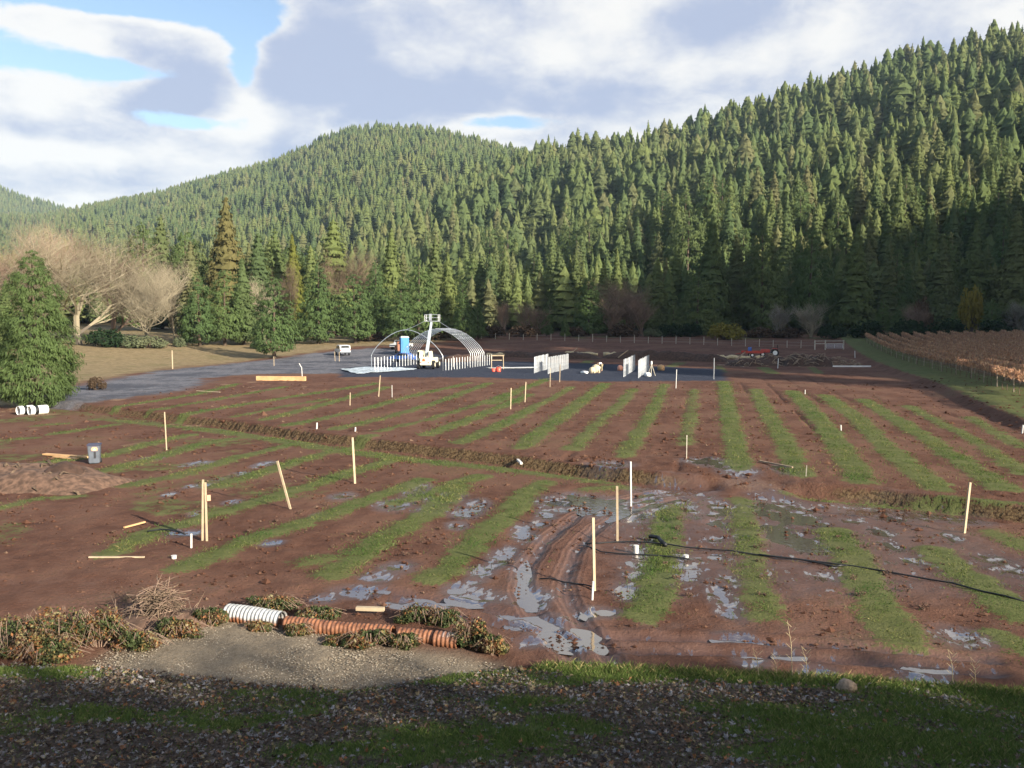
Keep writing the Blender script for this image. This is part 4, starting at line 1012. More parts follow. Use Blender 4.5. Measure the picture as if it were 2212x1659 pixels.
# ------------------------------------------------------------------ vineyard
simple('vine_post', (0.27, 0.22, 0.16), .9, var=.2, scale=3); simple('vine_wood', (0.11, 0.075, 0.05), .95, var=.3, scale=8)
simple('trellis_wire', (0.35, 0.34, 0.33), .5, metal=.8)
lf = leafmat('vine_canes', .3)
def vine_row(k):
    off = 5.0 + 2.5 * k
    ys = np.arange(62.0 + 2.2 * k, 186 - 0.6 * k, 1.0)
    xs = cut_x(ys) + off
    ok = xs / ys < .64; ys, xs = ys[ok], xs[ok]
    if len(ys) < 6: return
    zs = H(xs, ys)
    e = empty('vine_row', (xs[0], ys[0], zs[0])); O = np.array([xs[0], ys[0], zs[0]])
    nm_ = ['first', 'second', 'third', 'fourth', 'fifth', 'sixth', 'seventh', 'eighth', 'ninth', 'tenth', 'eleventh', 'twelfth', 'thirteenth', 'fourteenth'][k]
    tag(e, 'orange-brown trellised vine row, %s counted from the grass strip' % nm_, 'vine row', 'vineyard rows')
    r2 = np.random.default_rng(500 + k)
    # canes and last orange leaves
    n = int(len(ys) * 52)
    q = r2.uniform(0, len(ys) - 1.001, n); i = q.astype(int); f = q - i
    C = np.stack([xs[i] * (1 - f) + xs[i + 1] * f + r2.normal(0, .16, n), ys[i] * (1 - f) + ys[i + 1] * f + r2.normal(0, .1, n), zs[i] * (1 - f) + zs[i + 1] * f], -1)
    hz_ = r2.uniform(.55, 1.0, n) ** .9
    tall = .25 * fbm(q * .7, 0 * q + k, 3)
    C[:, 2] += .35 + hz_ * (1.6 + tall)
    A = np.stack([r2.normal(0, .10, n), r2.normal(0, .12, n), r2.uniform(.10, .32, n)], -1)
    B = np.stack([r2.normal(0, .05, n), r2.normal(0, .05, n), r2.normal(0, .02, n)], -1)
    fl = r2.random(n) < .45; A[fl] *= .4; B[fl] *= 1.4
    V, F = diamonds(C - O, A, B)
    cols = np.array([(.44, .25, .15), (.40, .22, .13), (.34, .21, .15), (.50, .33, .20)])[r2.integers(0, 4, n)] * r2.uniform(.75, 1.2, (n, 1))
    link('canes', mesh_np('canes', V, [F], [lf], fcol=cols), e)['kind'] = 'stuff'
    wr = MB()
    for hgt in (.62, 1.05, 1.45):
        wr.tube([(x - O[0], y - O[1], z + hgt - O[2]) for x, y, z in zip(xs[::4], ys[::4], zs[::4])], .006, 3, cap=False)
    wr.build('wire', MATS['trellis_wire'], e)
    trk = MB()
    for x, y, z in zip(xs[::2], ys[::2], zs[::2]):
        x += r2.normal(0, .05); trk.tube([(x - O[0], y - O[1], z - .05 - O[2]), (x + r2.normal(0, .06) - O[0], y - O[1], z + .35 - O[2]), (x - O[0], y - O[1], z + .66 - O[2])], [.045, .035, .04], 5, cap=False)
    trk.build('vine_trunks', MATS['vine_wood'], e)
    for j in range(0, len(ys), 6):
        o = link('post', VPOST, e, (xs[j] - O[0] + r2.normal(0, .03), ys[j] - O[1], zs[j] - O[2] - .1), (r2.normal(0, .03), r2.normal(0, .03), 0), (1, 1, r2.uniform(.9, 1.08)))
VPOST = MB().tube([(0, 0, 0), (0, 0, 1.9)], [.055, .045], 6).mesh('vine_post', MATS['vine_post'])
for k in range(13): vine_row(k)

# ------------------------------------------------------------------ things in the field
simple('stake_wood', (0.47, 0.37, 0.245), .85, var=.15, scale=3); simple('white_pvc', (0.66, 0.64, 0.60), .5, var=.06, scale=3)
simple('grey_stake', (0.42, 0.38, 0.31), .9, var=.2, scale=3); simple('lumber', (0.60, 0.36, 0.17), .8, var=.15, scale=2)
simple('galvanized', (0.62, 0.64, 0.66), .42, metal=.75, var=.12, scale=3); simple('tyre', (0.018, 0.018, 0.019), .85)
simple('glass', (0.02, 0.025, 0.03), .08, spec=.6); simple('white_paint', (0.78, 0.77, 0.74), .35, var=.05, scale=1.5)
simple('cream_paint', (0.80, 0.74, 0.56), .45, var=.08, scale=2); simple('boom_grey', (0.42, 0.48, 0.52), .45, var=.1, scale=2)
simple('orange_sign', (0.85, 0.16, 0.04), .5); simple('black_plastic', (0.014, 0.015, 0.017), .45, var=.2, scale=3)
simple('bin_grey', (0.105, 0.120, 0.145), .55, var=.12, scale=4); simple('bin_lid', (0.055, 0.055, 0.095), .5); simple('sticker_orange', (0.75, 0.34, 0.22), .6)
simple('sticker_black', (0.03, 0.03, 0.035), .6)
simple('toilet_blue', (0.06, 0.24, 0.62), .45, var=.06, scale=2); simple('red_paint', (0.42, 0.045, 0.03), .45, var=.15, scale=2)
simple('blue_paint', (0.05, 0.13, 0.42), .4, var=.1, scale=2); simple('brown_paint', (0.30, 0.13, 0.075), .6, var=.15, scale=2)
simple('tail_light', (0.45, 0.02, 0.015), .3); simple('chrome', (0.6, 0.6, 0.6), .3, metal=.9)
simple('tan_cloth', (0.58, 0.47, 0.32), .9, var=.15, scale=4); simple('film', (0.55, 0.62, 0.68), .28, var=.2, scale=1.2); simple('shade_film', (0.20, 0.23, 0.30), .5, var=.3, scale=1.6)
simple('pale_straw', (0.50, 0.40, 0.24), .95, var=.25, scale=5); simple('dark_soil', (0.060, 0.034, 0.024), .95, var=.4, scale=3, bump=.6)
simple('dug_soil', (0.125, 0.074, 0.050), .95, var=.45, scale=4, bump=.7); simple('dead_wood', (0.27, 0.20, 0.14), .95, var=.3, scale=4)
simple('skin', (0.45, 0.27, 0.18), .6); simple('shirt_white', (0.78, 0.77, 0.74), .8); simple('khaki', (0.42, 0.36, 0.22), .85); simple('hair', (0.04, 0.028, 0.02), .7)
simple('red_plastic', (0.75, 0.10, 0.06), .4)

# survey and trellis stakes: (top u, top v, foot u, foot v, material, thickness, label)
ST = [
 (358, 890, 360, 970, 'stake_wood', .06, 'tall pale stake standing right of the grey bin'),
 (414, 1153, 413, 1184, 'white_pvc', .07, 'short white stub left of the doubled stake'),
 (601, 994, 628, 1100, 'stake_wood', .08, 'pale stake leaning left in the lower field'),
 (763, 945, 767, 1043, 'stake_wood', .09, 'stout upright stake just below the ditch'),
 (768, 923, 767, 933, 'white_pvc', .10, 'tiny white stub above the ditch behind the stout stake'),
 (685, 913, 684, 926, 'white_pvc', .10, 'tiny white stub above the ditch left of the stout stake'),
 (1280, 1118, 1284, 1272, 'stake_wood', .075, 'nearest tall stake, beside the curved wheel ruts'),
 (1281, 1256, 1279, 1293, 'white_pvc', .06, 'short white stub in front of the nearest tall stake'),
 (1332, 1050, 1334, 1168, 'stake_wood', .07, 'tall stake at the looped end of the black hose'),
 (1361, 997, 1363, 1093, 'white_pvc', .08, 'white-topped stake at the flooded crossing'),
 (2091, 1042, 2083, 1150, 'stake_wood', .09, 'tall stake in the flooded right part of the lower field'),
 (757, 848, 756, 876, 'stake_wood', .07, 'stake in the middle of the left upper rows'),
 (822, 811, 818, 856, 'stake_wood', .08, 'stake left of the telehandler in the upper rows'),
 (1104, 838, 1103, 885, 'stake_wood', .07, 'left stake of the near pair below the pipe rows'),
 (1136, 825, 1134, 868, 'stake_wood', .07, 'right stake of the near pair below the pipe rows'),
 (1189, 795, 1188, 837, 'stake_wood', .07, 'stake in front of the first pipe rows, left'),
 (1210, 787, 1209, 825, 'stake_wood', .07, 'stake in front of the first pipe rows, right'),
 (1461, 798, 1460, 839, 'white_pvc', .08, 'white stake at the front edge of the dark pad, right part'),
 (1542, 773, 1542, 819, 'galvanized', .08, 'tall grey pipe at the right end of the dark pad'),
 (651, 785, 653, 817, 'white_pvc', .09, 'bent white pipe beside the long orange beam'),
 (847, 832, 847, 858, 'white_pvc', .05, 'small white riser in the upper rows left of the pad'),
 (1816, 918, 1817, 931, 'white_pvc', .08, 'white stub between the right upper rows'),
 (1739, 842, 1739, 851, 'white_pvc', .08, 'tiny white stub at the top of the right upper rows'),
 (2209, 918, 2208, 936, 'white_pvc', .10, 'white stub at the right picture edge on the cut bank'),
 (1846, 758, 1847, 773, 'white_pvc', .12, 'white post on the grass strip below the vineyard'),
 (1681, 774, 1680, 795, 'galvanized', .12, 'grey tap post beside the brush pile'),
 (373, 757, 373, 797, 'stake_wood', .13, 'tall pale post at the meadow edge of the gravel road'),
 (592, 770, 592, 790, 'stake_wood', .08, 'thin post beside the gravel road under the lone pine'),
 (723, 760, 724, 780, 'stake_wood', .08, 'left of two thin posts beside the gravel road'),
 (733, 760, 733, 780, 'stake_wood', .08, 'right of two thin posts beside the gravel road'),
 (1483, 940, 1483, 990, 'grey_stake', .04, 'thin dark rod above the ditch in the middle rows'),
 (1742, 1005, 1741, 1030, 'grey_stake', .04, 'thin dead stem above the ditch in the right rows'),
 (979, 770, 979, 792, 'white_pvc', .10, 'white post behind the hoop frame'),
]
for (tu, tv_, fu, fv, mt, th, lb) in ST:
    p = at(fu, fv); h = top_z(tv_, p.y) - p.z; lean = (tu - fu) / FPX * p.y
    nm_ = 'survey_stake' if mt != 'galvanized' else 'pipe_post'
    m = MB()
    if 'bent' in lb: m.tube([(0, 0, -.1), (-.05, 0, h * .7), (-.35, 0, h)], th / 2, 6)
    elif mt in ('white_pvc', 'galvanized'): m.tube([(0, 0, -.1), (lean, 0, h)], th / 2, 7)
    else: m.box((lean / 2, 0, h / 2 - .05), (th, th * .6, h + .1), rot=Matrix.Rotation(math.atan2(lean, h), 3, 'Y') @ Matrix.Rotation(random.uniform(-.4, .4), 3, 'Z'))
    o = m.build(nm_, MATS[mt], loc=p); tag(o, lb, 'stake', 'stakes in the field')
p = at(443, 1168)
e = empty('survey_stake', p); tag(e, 'doubled tall stake with an orange ribbon in the left lower field', 'stake', 'stakes in the field')
MB().box((-.05, 0, 1.0), (.06, .05, 2.2), rot=Matrix.Rotation(.035, 3, 'Y')).build('slat', MATS['stake_wood'], e)
MB().box((.07, -.02, .96), (.06, .05, 2.1), rot=Matrix.Rotation(.0, 3, 'Y')).build('slat', MATS['stake_wood'], e)
MB().box((.17, -.03, 1.48), (.13, .03, .20), rz=.4).build('ribbon', MATS['sticker_orange'], e)

# wheeled bin
p = at(205, 1001); e = empty('trash_can', p, .32); tag(e, 'dark grey wheeled trash can with an orange sticker, standing in the left field', 'trash can')
MB().box((0, 0, .50), (.50, .50, .92), taper=1.18).build('body', MATS['bin_grey'], e, bevel=.03)
MB().box((0, .02, 1.0), (.66, .68, .07)).build('lid', MATS['bin_lid'], e, bevel=.02)
MB().box((0, .36, .92), (.50, .05, .05)).build('handle', MATS['bin_lid'], e)
for s in (-1, 1):
    MB().tube([(s * .24, .27, .11), (s * .30, .27, .11)], .11, 12).build('wheel', MATS['tyre'], e)
st_ = MB().prism([(-.13, -.10), (.13, -.10), (.16, .0), (.10, .10), (-.10, .10), (-.16, .0)], .012, axis='y', c=(.04, -.297, .80)).build('sticker', MATS['sticker_orange'], e)
MB().prism([(-.06, -.05), (.06, -.05), (0, .05)], .012, axis='y', c=(.04, -.306, .79)).build('emblem', MATS['white_paint'], st_)
MB().box((.05, -.275, .48), (.10, .02, .34)).build('grip_rib', MATS['sticker_black'], e)

# lumber lying about
def plank(u0, v0, u1, v1, w, th, mat, label, cat='plank', z=.02, name='plank', group=None):
    a, b_ = at(u0, v0), at(u1, v1); mid_ = (a + b_) / 2; dv = b_ - a
    o = MB().box((0, 0, th / 2 + z), (dv.length, w, th)).build(name, MATS[mat], loc=mid_, rot=(0, 0, math.atan2(dv.y, dv.x))); return tag(o, label, cat, group)
plank(96, 983, 190, 990, .28, .08, 'lumber', 'upper of two orange boards lying left of the bin', group='boards on the ground')
plank(118, 988, 166, 993, .26, .06, 'lumber', 'lower of two orange boards lying left of the bin', group='boards on the ground')
plank(555, 822, 660, 823, .45, .50, 'lumber', 'long orange timber beam lying beside the gravel road', cat='beam', name='timber_beam')
plank(425, 845, 475, 848, .12, .05, 'stake_wood', 'thin pale board left of the long beam', group='boards on the ground')
plank(192, 1206, 312, 1206, .07, .04, 'stake_wood', 'long thin lath lying in the left lower field', group='boards on the ground')
plank(268, 1142, 313, 1130, .08, .05, 'lumber', 'short lath above the long thin one', group='boards on the ground')
plank(1112, 992, 1126, 1000, .12, .1, 'white_pvc', 'short white pipe lying on the ditch bank', cat='pipe', name='pipe')
plank(770, 1326, 830, 1328, .12, .09, 'stake_wood', 'pale split log lying behind the rusty culvert', cat='log', name='log', z=.1)
plank(1640, 998, 1712, 1012, .1, .07, 'dead_wood', 'dark plank end at the ditch crossing, right rows', group='boards on the ground')

# white culvert pipes by the near pine
def ring_pipe(r0, r1, L, n=22):
    a = np.linspace(0, 2 * math.pi, n, endpoint=False); c_, s_ = np.cos(a), np.sin(a); z0 = 0 * a
    rings = [(r0, 0), (r0, L), (r1, L), (r1, 0)]
    V = np.concatenate([np.stack([z0 + x, c_ * r, s_ * r], -1) for r, x in rings]); F = []
    for k in range(4):
        for i in range(n): F.append((k * n + i, k * n + (i + 1) % n, ((k + 1) % 4) * n + (i + 1) % n, ((k + 1) % 4) * n + i))
    return V, np.array(F)
for (u, v, rz, lb) in ((56, 897, 1.0, 'left of two short white pipes with a black band under the near pine'), (84, 897, .95, 'right of two short white pipes, the longer one, under the near pine')):
    p = at(u, v); p.z += .36
    L_ = 1.35 if 'right' in lb else 1.1
    p.x -= L_ * .55
    e = empty('culvert_pipe', p, rz); tag(e, lb, 'pipe', 'white pipes by the near pine')
    V, F = ring_pipe(.36, .33, L_); link('shell', mesh_np('shell', V, [F], [MATS['white_paint']], smooth=False), e)
    V, F = ring_pipe(.372, .361, .26); V[:, 0] += .34; link('band', mesh_np('band', V, [F], [MATS['black_plastic']]), e)

# black poly hoses across the wet field
def hose(px, rad, label, seed):
    r2 = random.Random(seed); pts = []
    W_ = [at(u, v) for u, v in px]
    for a, b_ in zip(W_[:-1], W_[1:]):
        n = max(2, int((b_ - a).length / .8))
        for i in range(n):
            q_ = a.lerp(b_, i / n); pts.append((q_.x + r2.gauss(0, .03), q_.y + r2.gauss(0, .05), q_.z + rad * 1.6 + abs(r2.gauss(0, .02))))
    pts.append((W_[-1].x, W_[-1].y, W_[-1].z + rad))
    o = MB().tube(pts, rad, 6).build('irrigation_hose', MATS['black_plastic'], smooth=True); return tag(o, label, 'hose', 'black irrigation hoses')
hose([(1262, 1178), (1330, 1172), (1400, 1176), (1480, 1186), (1580, 1194), (1680, 1206), (1800, 1220), (1900, 1236), (2000, 1253), (2120, 1280), (2230, 1306)], .025, 'thick black hose running to the right picture edge', 1)
hose([(1262, 1182), (1300, 1195), (1380, 1201), (1450, 1205), (1500, 1210)], .022, 'shorter black hose looping back below the thick one', 2)
hose([(1640, 1203), (1720, 1211), (1800, 1226), (1830, 1224)], .028, 'black hose piece lying along the thick hose', 3)
hose([(1285, 1272), (1240, 1262), (1200, 1256), (1165, 1252)], .02, 'thin black drip line at the nearest tall stake', 4)
hose([(1405, 1166), (1420, 1170), (1438, 1182)], .07, 'short grey corrugated tube lying across the thick hose', 5)
hose([(320, 1150), (350, 1148), (375, 1150), (400, 1156)], .03, 'coiled black drip line in the left lower field', 6)
for (u, v, lb) in ((1374, 1195, 'white bucket by the black hoses'), (1482, 1207, 'white bottle lying at the end of the short hose'), (376, 1208, 'white scrap lying in the left lower field')):
    p = at(u, v); o = MB().tube([(0, 0, -.02), (0, 0, .10), (0, 0, .26 if 'bucket' in lb else .12)], [.07, .08, .09], 10).build('bucket' if 'bucket' in lb else 'litter', MATS['white_pvc'], loc=p); tag(o, lb, 'bucket' if 'bucket' in lb else 'litter')

# withered plant stubs along the bare beds
SV, SF, SL = leafy_np(31, 60, 8, .16, base=.1)
stub_me = mesh_np('plant_stub', SV * .17, [SF], [MATS['dug_soil']])
r2 = random.Random(3); n_st = 0
for bed_i, (pts, sp) in enumerate((([(13.0, 36), (9.3, 22)], 1), ([(10.0, 35), (6.7, 22)], 1), ([(7.3, 35.5), (4.9, 26), (4.6, 22)], 1), ([(15.0, 33), (13.0, 25)], 1), ([(12.0, 30), (10.6, 21)], 1), ([(1.7, 31.5), (-.2, 25)], 1),
                ([(-1.0, 36), (-3.6, 26)], 1), ([(-3.0, 37), (-6.2, 27)], 1), ([(-6.2, 38), (-9.6, 29)], 1), ([(-9.4, 40), (-12.0, 33), (-14.4, 29)], 1), ([(-12.4, 43), (-16.0, 35)], 1), ([(-16.0, 46), (-19.5, 37)], 1))):
    W_ = [Vector((x, y, 0)) for x, y in pts]; L_ = sum((b_ - a).length for a, b_ in zip(W_[:-1], W_[1:])); n = int(L_ / 1.5)
    for i in range(n):
        f = (i + .5) / n * L_
        for a, b_ in zip(W_[:-1], W_[1:]):
            if f <= (b_ - a).length: q_ = a.lerp(b_, f / (b_ - a).length); break
            f -= (b_ - a).length
        q_.x += r2.gauss(0, .08); s_ = r2.uniform(.6, 1.25)
        o = link('plant_stub', stub_me, None, (q_.x, q_.y, float(H(q_.x, q_.y))), (0, 0, r2.uniform(0, 6)), (s_, s_, s_ * .8)); n_st += 1
        bed = ('second flooded bed left of the right stake', 'bed between the two strips right of the hoses', 'bed just right of the white bucket', 'bed nearest the tall right stake', 'flooded bed crossed by the thick hose', 'bed left of the wheel ruts', 'second bed left of the wheel ruts', 'third bed left of the wheel ruts', 'bed below the stout stake', 'bed of the leaning stake', 'bed left of the leaning stake', 'bed right of the bin')[bed_i]
        tag(o, 'small withered brown plant stub in the ' + bed, 'plant', 'withered stubs in the ' + bed)

# ------------------------------------------------------------------ building site
L0 = Vector((-20.0, 122.0, 0)); AX = Vector((.37, .93, 0)).normalized(); WX = Vector((AX.y, -AX.x, 0)); WID = 11.3
def gz(p): return float(H(p.x, p.y))
fr = empty('greenhouse_frame', (L0.x, L0.y, gz(L0))); tag(fr, 'half built greenhouse frame of bent steel hoops around the telehandler', 'greenhouse')
def loc_(t_, w_): return AX * t_ + WX * w_
def arch(t_, name='hoop'):
    pts = []
    for i in range(0, 25):
        k = i / 24; w_ = WID * k; x_ = abs(2 * k - 1)
        z_ = 2.0 + 3.6 * (1 - x_ ** 1.75) ** .82
        q_ = loc_(t_, w_ + (0.0 if 0 < k < 1 else 0)); pts.append((q_.x, q_.y, z_))
    a, b_ = loc_(t_, 0), loc_(t_, WID)
    pts = [(a.x, a.y, -.2)] + pts + [(b_.x, b_.y, -.2)]
    return MB().tube(pts, .048, 6).build(name, MATS['galvanized'], fr, smooth=True)
for t_ in (0, 9.2, 9.9, 10.6, 11.3, 12.0, 12.7, 13.4, 14.1): arch(t_)
for k in (.18, .26, .34, .42, .5, .58, .66, .74, .82):
    x_ = abs(2 * k - 1); z_ = 2.0 + 3.6 * (1 - x_ ** 1.75) ** .82
    a, b_ = loc_(9.0, WID * k), loc_(14.2, WID * k)
    MB().tube([(a.x, a.y, z_ + .07), (b_.x, b_.y, z_ + .07)], .035, 5).build('purlin', MATS['galvanized'], fr)
gp_me = MB().tube([(0, 0, -.3), (0, 0, 1.62)], .05, 6).mesh('ground_post', MATS['galvanized'])
for side in (0, WID):
    for i in range(1, 20):
        q_ = loc_(i * .9, side); o = link('ground_post', gp_me, fr, (q_.x, q_.y, random.uniform(-.06, .06)), (random.gauss(0, .012), random.gauss(0, .012), 0))
# free-standing rows of ground posts for the next houses
gp2 = MB().tube([(0, 0, -.3), (0, 0, 2.15)], .058, 6).mesh('ground_post_tall', MATS['galvanized'])
for (u0, v0, u1, v1, n, lb) in ((1154, 806, 1183, 797, 14, 'steel ground post in the leftmost free-standing row on the dark pad'), (1184, 807, 1227, 796, 17, 'steel ground post in the second free-standing row on the dark pad'),
                                (1347, 814, 1371, 799, 14, 'steel ground post in the dense row left of the green strip'), (1379, 816, 1401, 800, 14, 'steel ground post in the rightmost dense row near the tripod')):
    a, b_ = at(u0, v0), at(u1, v1)
    for i in range(n):
        q_ = a.lerp(b_, i / (n - 1)); o = link('ground_post', gp2, None, (q_.x, q_.y, gz(q_) + random.uniform(-.05, .05)), (random.gauss(0, .01), random.gauss(0, .01), 0)); tag(o, lb, 'post', lb.replace('steel ground post in the', 'posts of the'))

# telehandler seen from behind
p = at(920, 797); e = empty('telehandler', p, -.12); tag(e, 'cream telehandler with its grey boom raised high inside the greenhouse frame', 'telehandler')
MB().box((0, 1.6, .95), (1.5, 4.6, .7)).build('chassis', MATS['cream_paint'], e, bevel=.06)
MB().box((0.1, -.45, 1.15), (1.7, .7, 1.15), taper=.92).build('counterweight', MATS['cream_paint'], e, bevel=.08)
for sx in (-.62, .72): MB().box((sx, -.1, 2.05), (.42, 1.4, 1.0), taper=.8).build('boom_tower', MATS['cream_paint'], e, bevel=.05)
cb = MB().box((-1.0, 1.4, 1.75), (.85, 1.6, 1.7), taper=.9).build('cab', MATS['cream_paint'], e, bevel=.06)
MB().box((-1.0, .575, 1.95), (.62, .03, .95)).build('rear_window', MATS['glass'], cb)
MB().box((-1.44, 1.4, 1.95), (.03, 1.2, .95)).build('side_window', MATS['glass'], cb)
hd = MB().box((1.0, 1.3, 1.25), (.6, 2.4, .7), taper=.9).build('engine_hood', MATS['cream_paint'], e, bevel=.06)
MB().tube([(1.05, .6, 1.55), (1.05, .6, 2.1)], .05, 8).build('exhaust', MATS['black_plastic'], hd)
for sx in (-1.02, 1.12):
    for sy in (0, 3.2):
        w = MB().tube([(sx - .21, sy, .62), (sx - .17, sy, .62), (sx + .17, sy, .62), (sx + .21, sy, .62)], [.5, .62, .62, .5], 20).build('wheel', MATS['tyre'], e)
        MB().tube([(sx - .225, sy, .62), (sx + .225, sy, .62)], .30, 14).build('rim', MATS['cream_paint'], w)
MB().prism([(-.22, -.17), (.22, -.17), (.10, .20), (-.10, .20)], .03, axis='y', c=(-.12, -.83, 1.32)).build('warning_triangle', MATS['orange_sign'], e)
MB().box((.55, -.81, .95), (.16, .04, .10)).build('tail_light', MATS['tail_light'], e); MB().box((-.55, -.81, .95), (.16, .04, .10)).build('tail_light', MATS['tail_light'], e)
def beam(p0, p1, w, d_, name, mat, par):
    a, b_ = Vector(p0), Vector(p1); dv = b_ - a; q_ = dv.to_track_quat('Z', 'Y').to_matrix()
    return MB().box((a + b_) / 2, (w, d_, dv.length), rot=q_).build(name, mat, par, bevel=.02)
bo = beam((.05, .2, 2.0), (.18, 2.1, 5.4), .36, .42, 'boom', MATS['boom_grey'], e)
beam((.16, 1.9, 5.0), (.24, 2.9, 6.75), .27, .32, 'boom_extension', MATS['boom_grey'], bo)
beam((.05, .9, 1.5), (.13, 1.9, 4.2), .14, .14, 'lift_ram', MATS['chrome'], bo)
pf_ = MB().box((.30, 3.2, 6.78), (2.0, 1.2, .10)).build('platform', MATS['galvanized'], e)
for sx in (-.68, 1.28):
    for sy in (2.62, 3.78): MB().tube([(sx, sy, 6.8), (sx, sy, 7.75)], .035, 6).build('rail_post', MATS['galvanized'], pf_)
for z_ in (7.3, 7.74):
    MB().tube([(-.68, 2.62, z_), (1.28, 2.62, z_), (1.28, 3.78, z_), (-.68, 3.78, z_), (-.68, 2.62, z_)], .035, 6).build('rail', MATS['galvanized'], pf_)
MB().box((.15, 2.55, 7.35), (.42, .06, 1.0)).build('back_plate', MATS['galvanized'], pf_)
# sling ropes from platform to hoops
MB().tube([(1.2, 2.7, 6.85), (3.6, 1.5, 5.5), (5.6, .2, 4.2)], .03, 4).build('sling', MATS['galvanized'], pf_); MB().tube([(-.6, 2.7, 6.85), (-2.4, 3.0, 6.0), (-4.0, 3.2, 5.4)], .03, 4).build('sling', MATS['galvanized'], pf_)

# people
def skinned(name, pts, edges, rad, mat, parent, sub=2):
    me_ = bpy.data.meshes.new(name); me_.from_pydata(pts, edges, []); o = link(name, me_, parent)
    sk = o.modifiers.new('Skin', 'SKIN'); sk.use_smooth_shade = True
    if not me_.skin_vertices: return o
    for i, r_ in enumerate(rad): me_.skin_vertices[0].data[i].radius = (r_, r_)
    me_.skin_vertices[0].data[0].use_root = True
    o.modifiers.new('Sub', 'SUBSURF').levels = sub; o.modifiers['Sub'].render_levels = sub
    me_.materials.append(MATS[mat]); return o
p = at(1300, 802); e = empty('person', p, math.pi / 2 + .25); tag(e, 'person in a white shirt and khaki trousers bending over tan sacks', 'person')
# faces +y of its own frame; bent at the hips
B_pts = [(0, 0, .92), (0, .22, 1.12), (0, .42, 1.18), (0, .54, 1.12), (0, .64, 1.02), (0, .70, .93),
         (.10, 0, .88), (.12, .06, .50), (.12, -.02, .09), (.13, .12, .04), (-.10, 0, .88), (-.12, .06, .50), (-.12, -.02, .09), (-.13, .12, .04),
         (.20, .42, 1.13), (.24, .50, .86), (.20, .62, .62), (.19, .66, .53), (-.20, .42, 1.13), (-.24, .50, .86), (-.20, .62, .62), (-.19, .66, .53)]
B_e = [(0, 1), (1, 2), (2, 3), (3, 4), (4, 5), (0, 6), (6, 7), (7, 8), (8, 9), (0, 10), (10, 11), (11, 12), (12, 13), (2, 14), (14, 15), (15, 16), (16, 17), (2, 18), (18, 19), (19, 20), (20, 21)]
B_r = [.13, .13, .14, .055, .095, .085, .085, .06, .04, .035, .085, .06, .04, .035, .055, .042, .032, .036, .055, .042, .032, .036]
for s_, w_ in ((1, 17), (-1, 21)):
    b0 = Vector(B_pts[w_])
    for k in range(5):
        dx_ = (k - 1.5) * .020 if k < 4 else -.045 * s_; i0 = len(B_pts)
        B_pts += [(b0.x + dx_ * s_, b0.y + .02, b0.z - .045), (b0.x + dx_ * s_, b0.y + .035, b0.z - .045 - (.04 if k < 4 else .01))]; B_e += [(w_, i0), (i0, i0 + 1)]; B_r += [.011, .009]
skinned('body', B_pts, B_e, B_r, 'skin', e)
skinned('shirt', [(0, -.02, .95), (0, .22, 1.13), (0, .43, 1.18), (.20, .42, 1.13), (.235, .49, .90), (-.20, .42, 1.13), (-.235, .49, .90)], [(0, 1), (1, 2), (2, 3), (3, 4), (2, 5), (5, 6)], [.16, .16, .165, .075, .06, .075, .06], 'shirt_white', e)
skinned('trousers', [(0, 0, .93), (.10, 0, .87), (.12, .06, .50), (.12, -.01, .14), (-.10, 0, .87), (-.12, .06, .50), (-.12, -.01, .14)], [(0, 1), (1, 2), (2, 3), (0, 4), (4, 5), (5, 6)], [.16, .11, .085, .065, .11, .085, .065], 'khaki', e)
MB().tube([(0, .58, 1.13), (0, .68, 1.06), (0, .76, .97), (0, .775, .93)], [.06, .11, .10, .05], 10).build('hair', MATS['hair'], e, smooth=True)

# sacks, buckets, tripod, trestle, sheets on the pad
def lump(name, loc, sx, sy, sz, mat, label, cat, seed, group=None):
    r2 = np.random.default_rng(seed); bm = bmesh.new(); bmesh.ops.create_icosphere(bm, subdivisions=2, radius=1)
    for v in bm.verts:
        f = 1 + .14 * r2.normal(); v.co.x *= f; v.co.y *= f; v.co.z = max(-.55, v.co.z)
        v.co.x = math.copysign(abs(v.co.x) ** .7, v.co.x); v.co.y = math.copysign(abs(v.co.y) ** .7, v.co.y)
    me_ = bpy.data.meshes.new(name); bm.to_mesh(me_); bm.free(); me_.materials.append(MATS[mat]); me_.polygons.foreach_set('use_smooth', [True] * len(me_.polygons))
    o = link(name, me_, None, (loc[0], loc[1], loc[2] + sz * .5), (0, 0, r2.uniform(0, 6)), (sx, sy, sz)); return tag(o, label, cat, group)
lump('sack', at(1287, 805), .85, .6, .75, 'tan_cloth', 'large tan sack in front of the bending person', 'sack', 1)
lump('sack', at(1279, 806), .5, .4, .55, 'tan_cloth', 'smaller tan sack left of the large one', 'sack', 2)
lump('sheet_bundle', at(1262, 807), .95, .4, .25, 'white_paint', 'low white bundle left of the tan sacks', 'bundle', 3)
lump('sack', at(1428, 800), .55, .4, .55, 'lumber', 'orange-tan sack right of the tripod', 'sack', 4)
lump('sack', at(1340, 800), .5, .4, .5, 'sticker_orange', 'orange bag beside the dense post row', 'sack', 5)
lump('sack', at(1398, 813), .55, .4, .35, 'white_paint', 'white bag at the foot of the tripod', 'sack', 6)
for u, v, s_, lb in ((1077, 803, .50, 'larger red bucket on the dark pad'), (1066, 803, .36, 'smaller red bucket left of the larger one')):
    q_ = at(u, v); o = MB().tube([(0, 0, 0), (0, 0, s_ * 1.3), (0, 0, s_ * 1.3), (0, 0, .06)], [s_ * .55, s_ * .75, s_ * .68, s_ * .5], 12, cap=False).build('bucket', MATS['red_plastic'], loc=q_, smooth=True); tag(o, lb, 'bucket', 'red buckets')
    MB().tube([(-s_ * .74, 0, s_ * 1.25), (0, 0, s_ * 1.65), (s_ * .74, 0, s_ * 1.25)], .02, 5).build('handle', MATS['galvanized'], o)
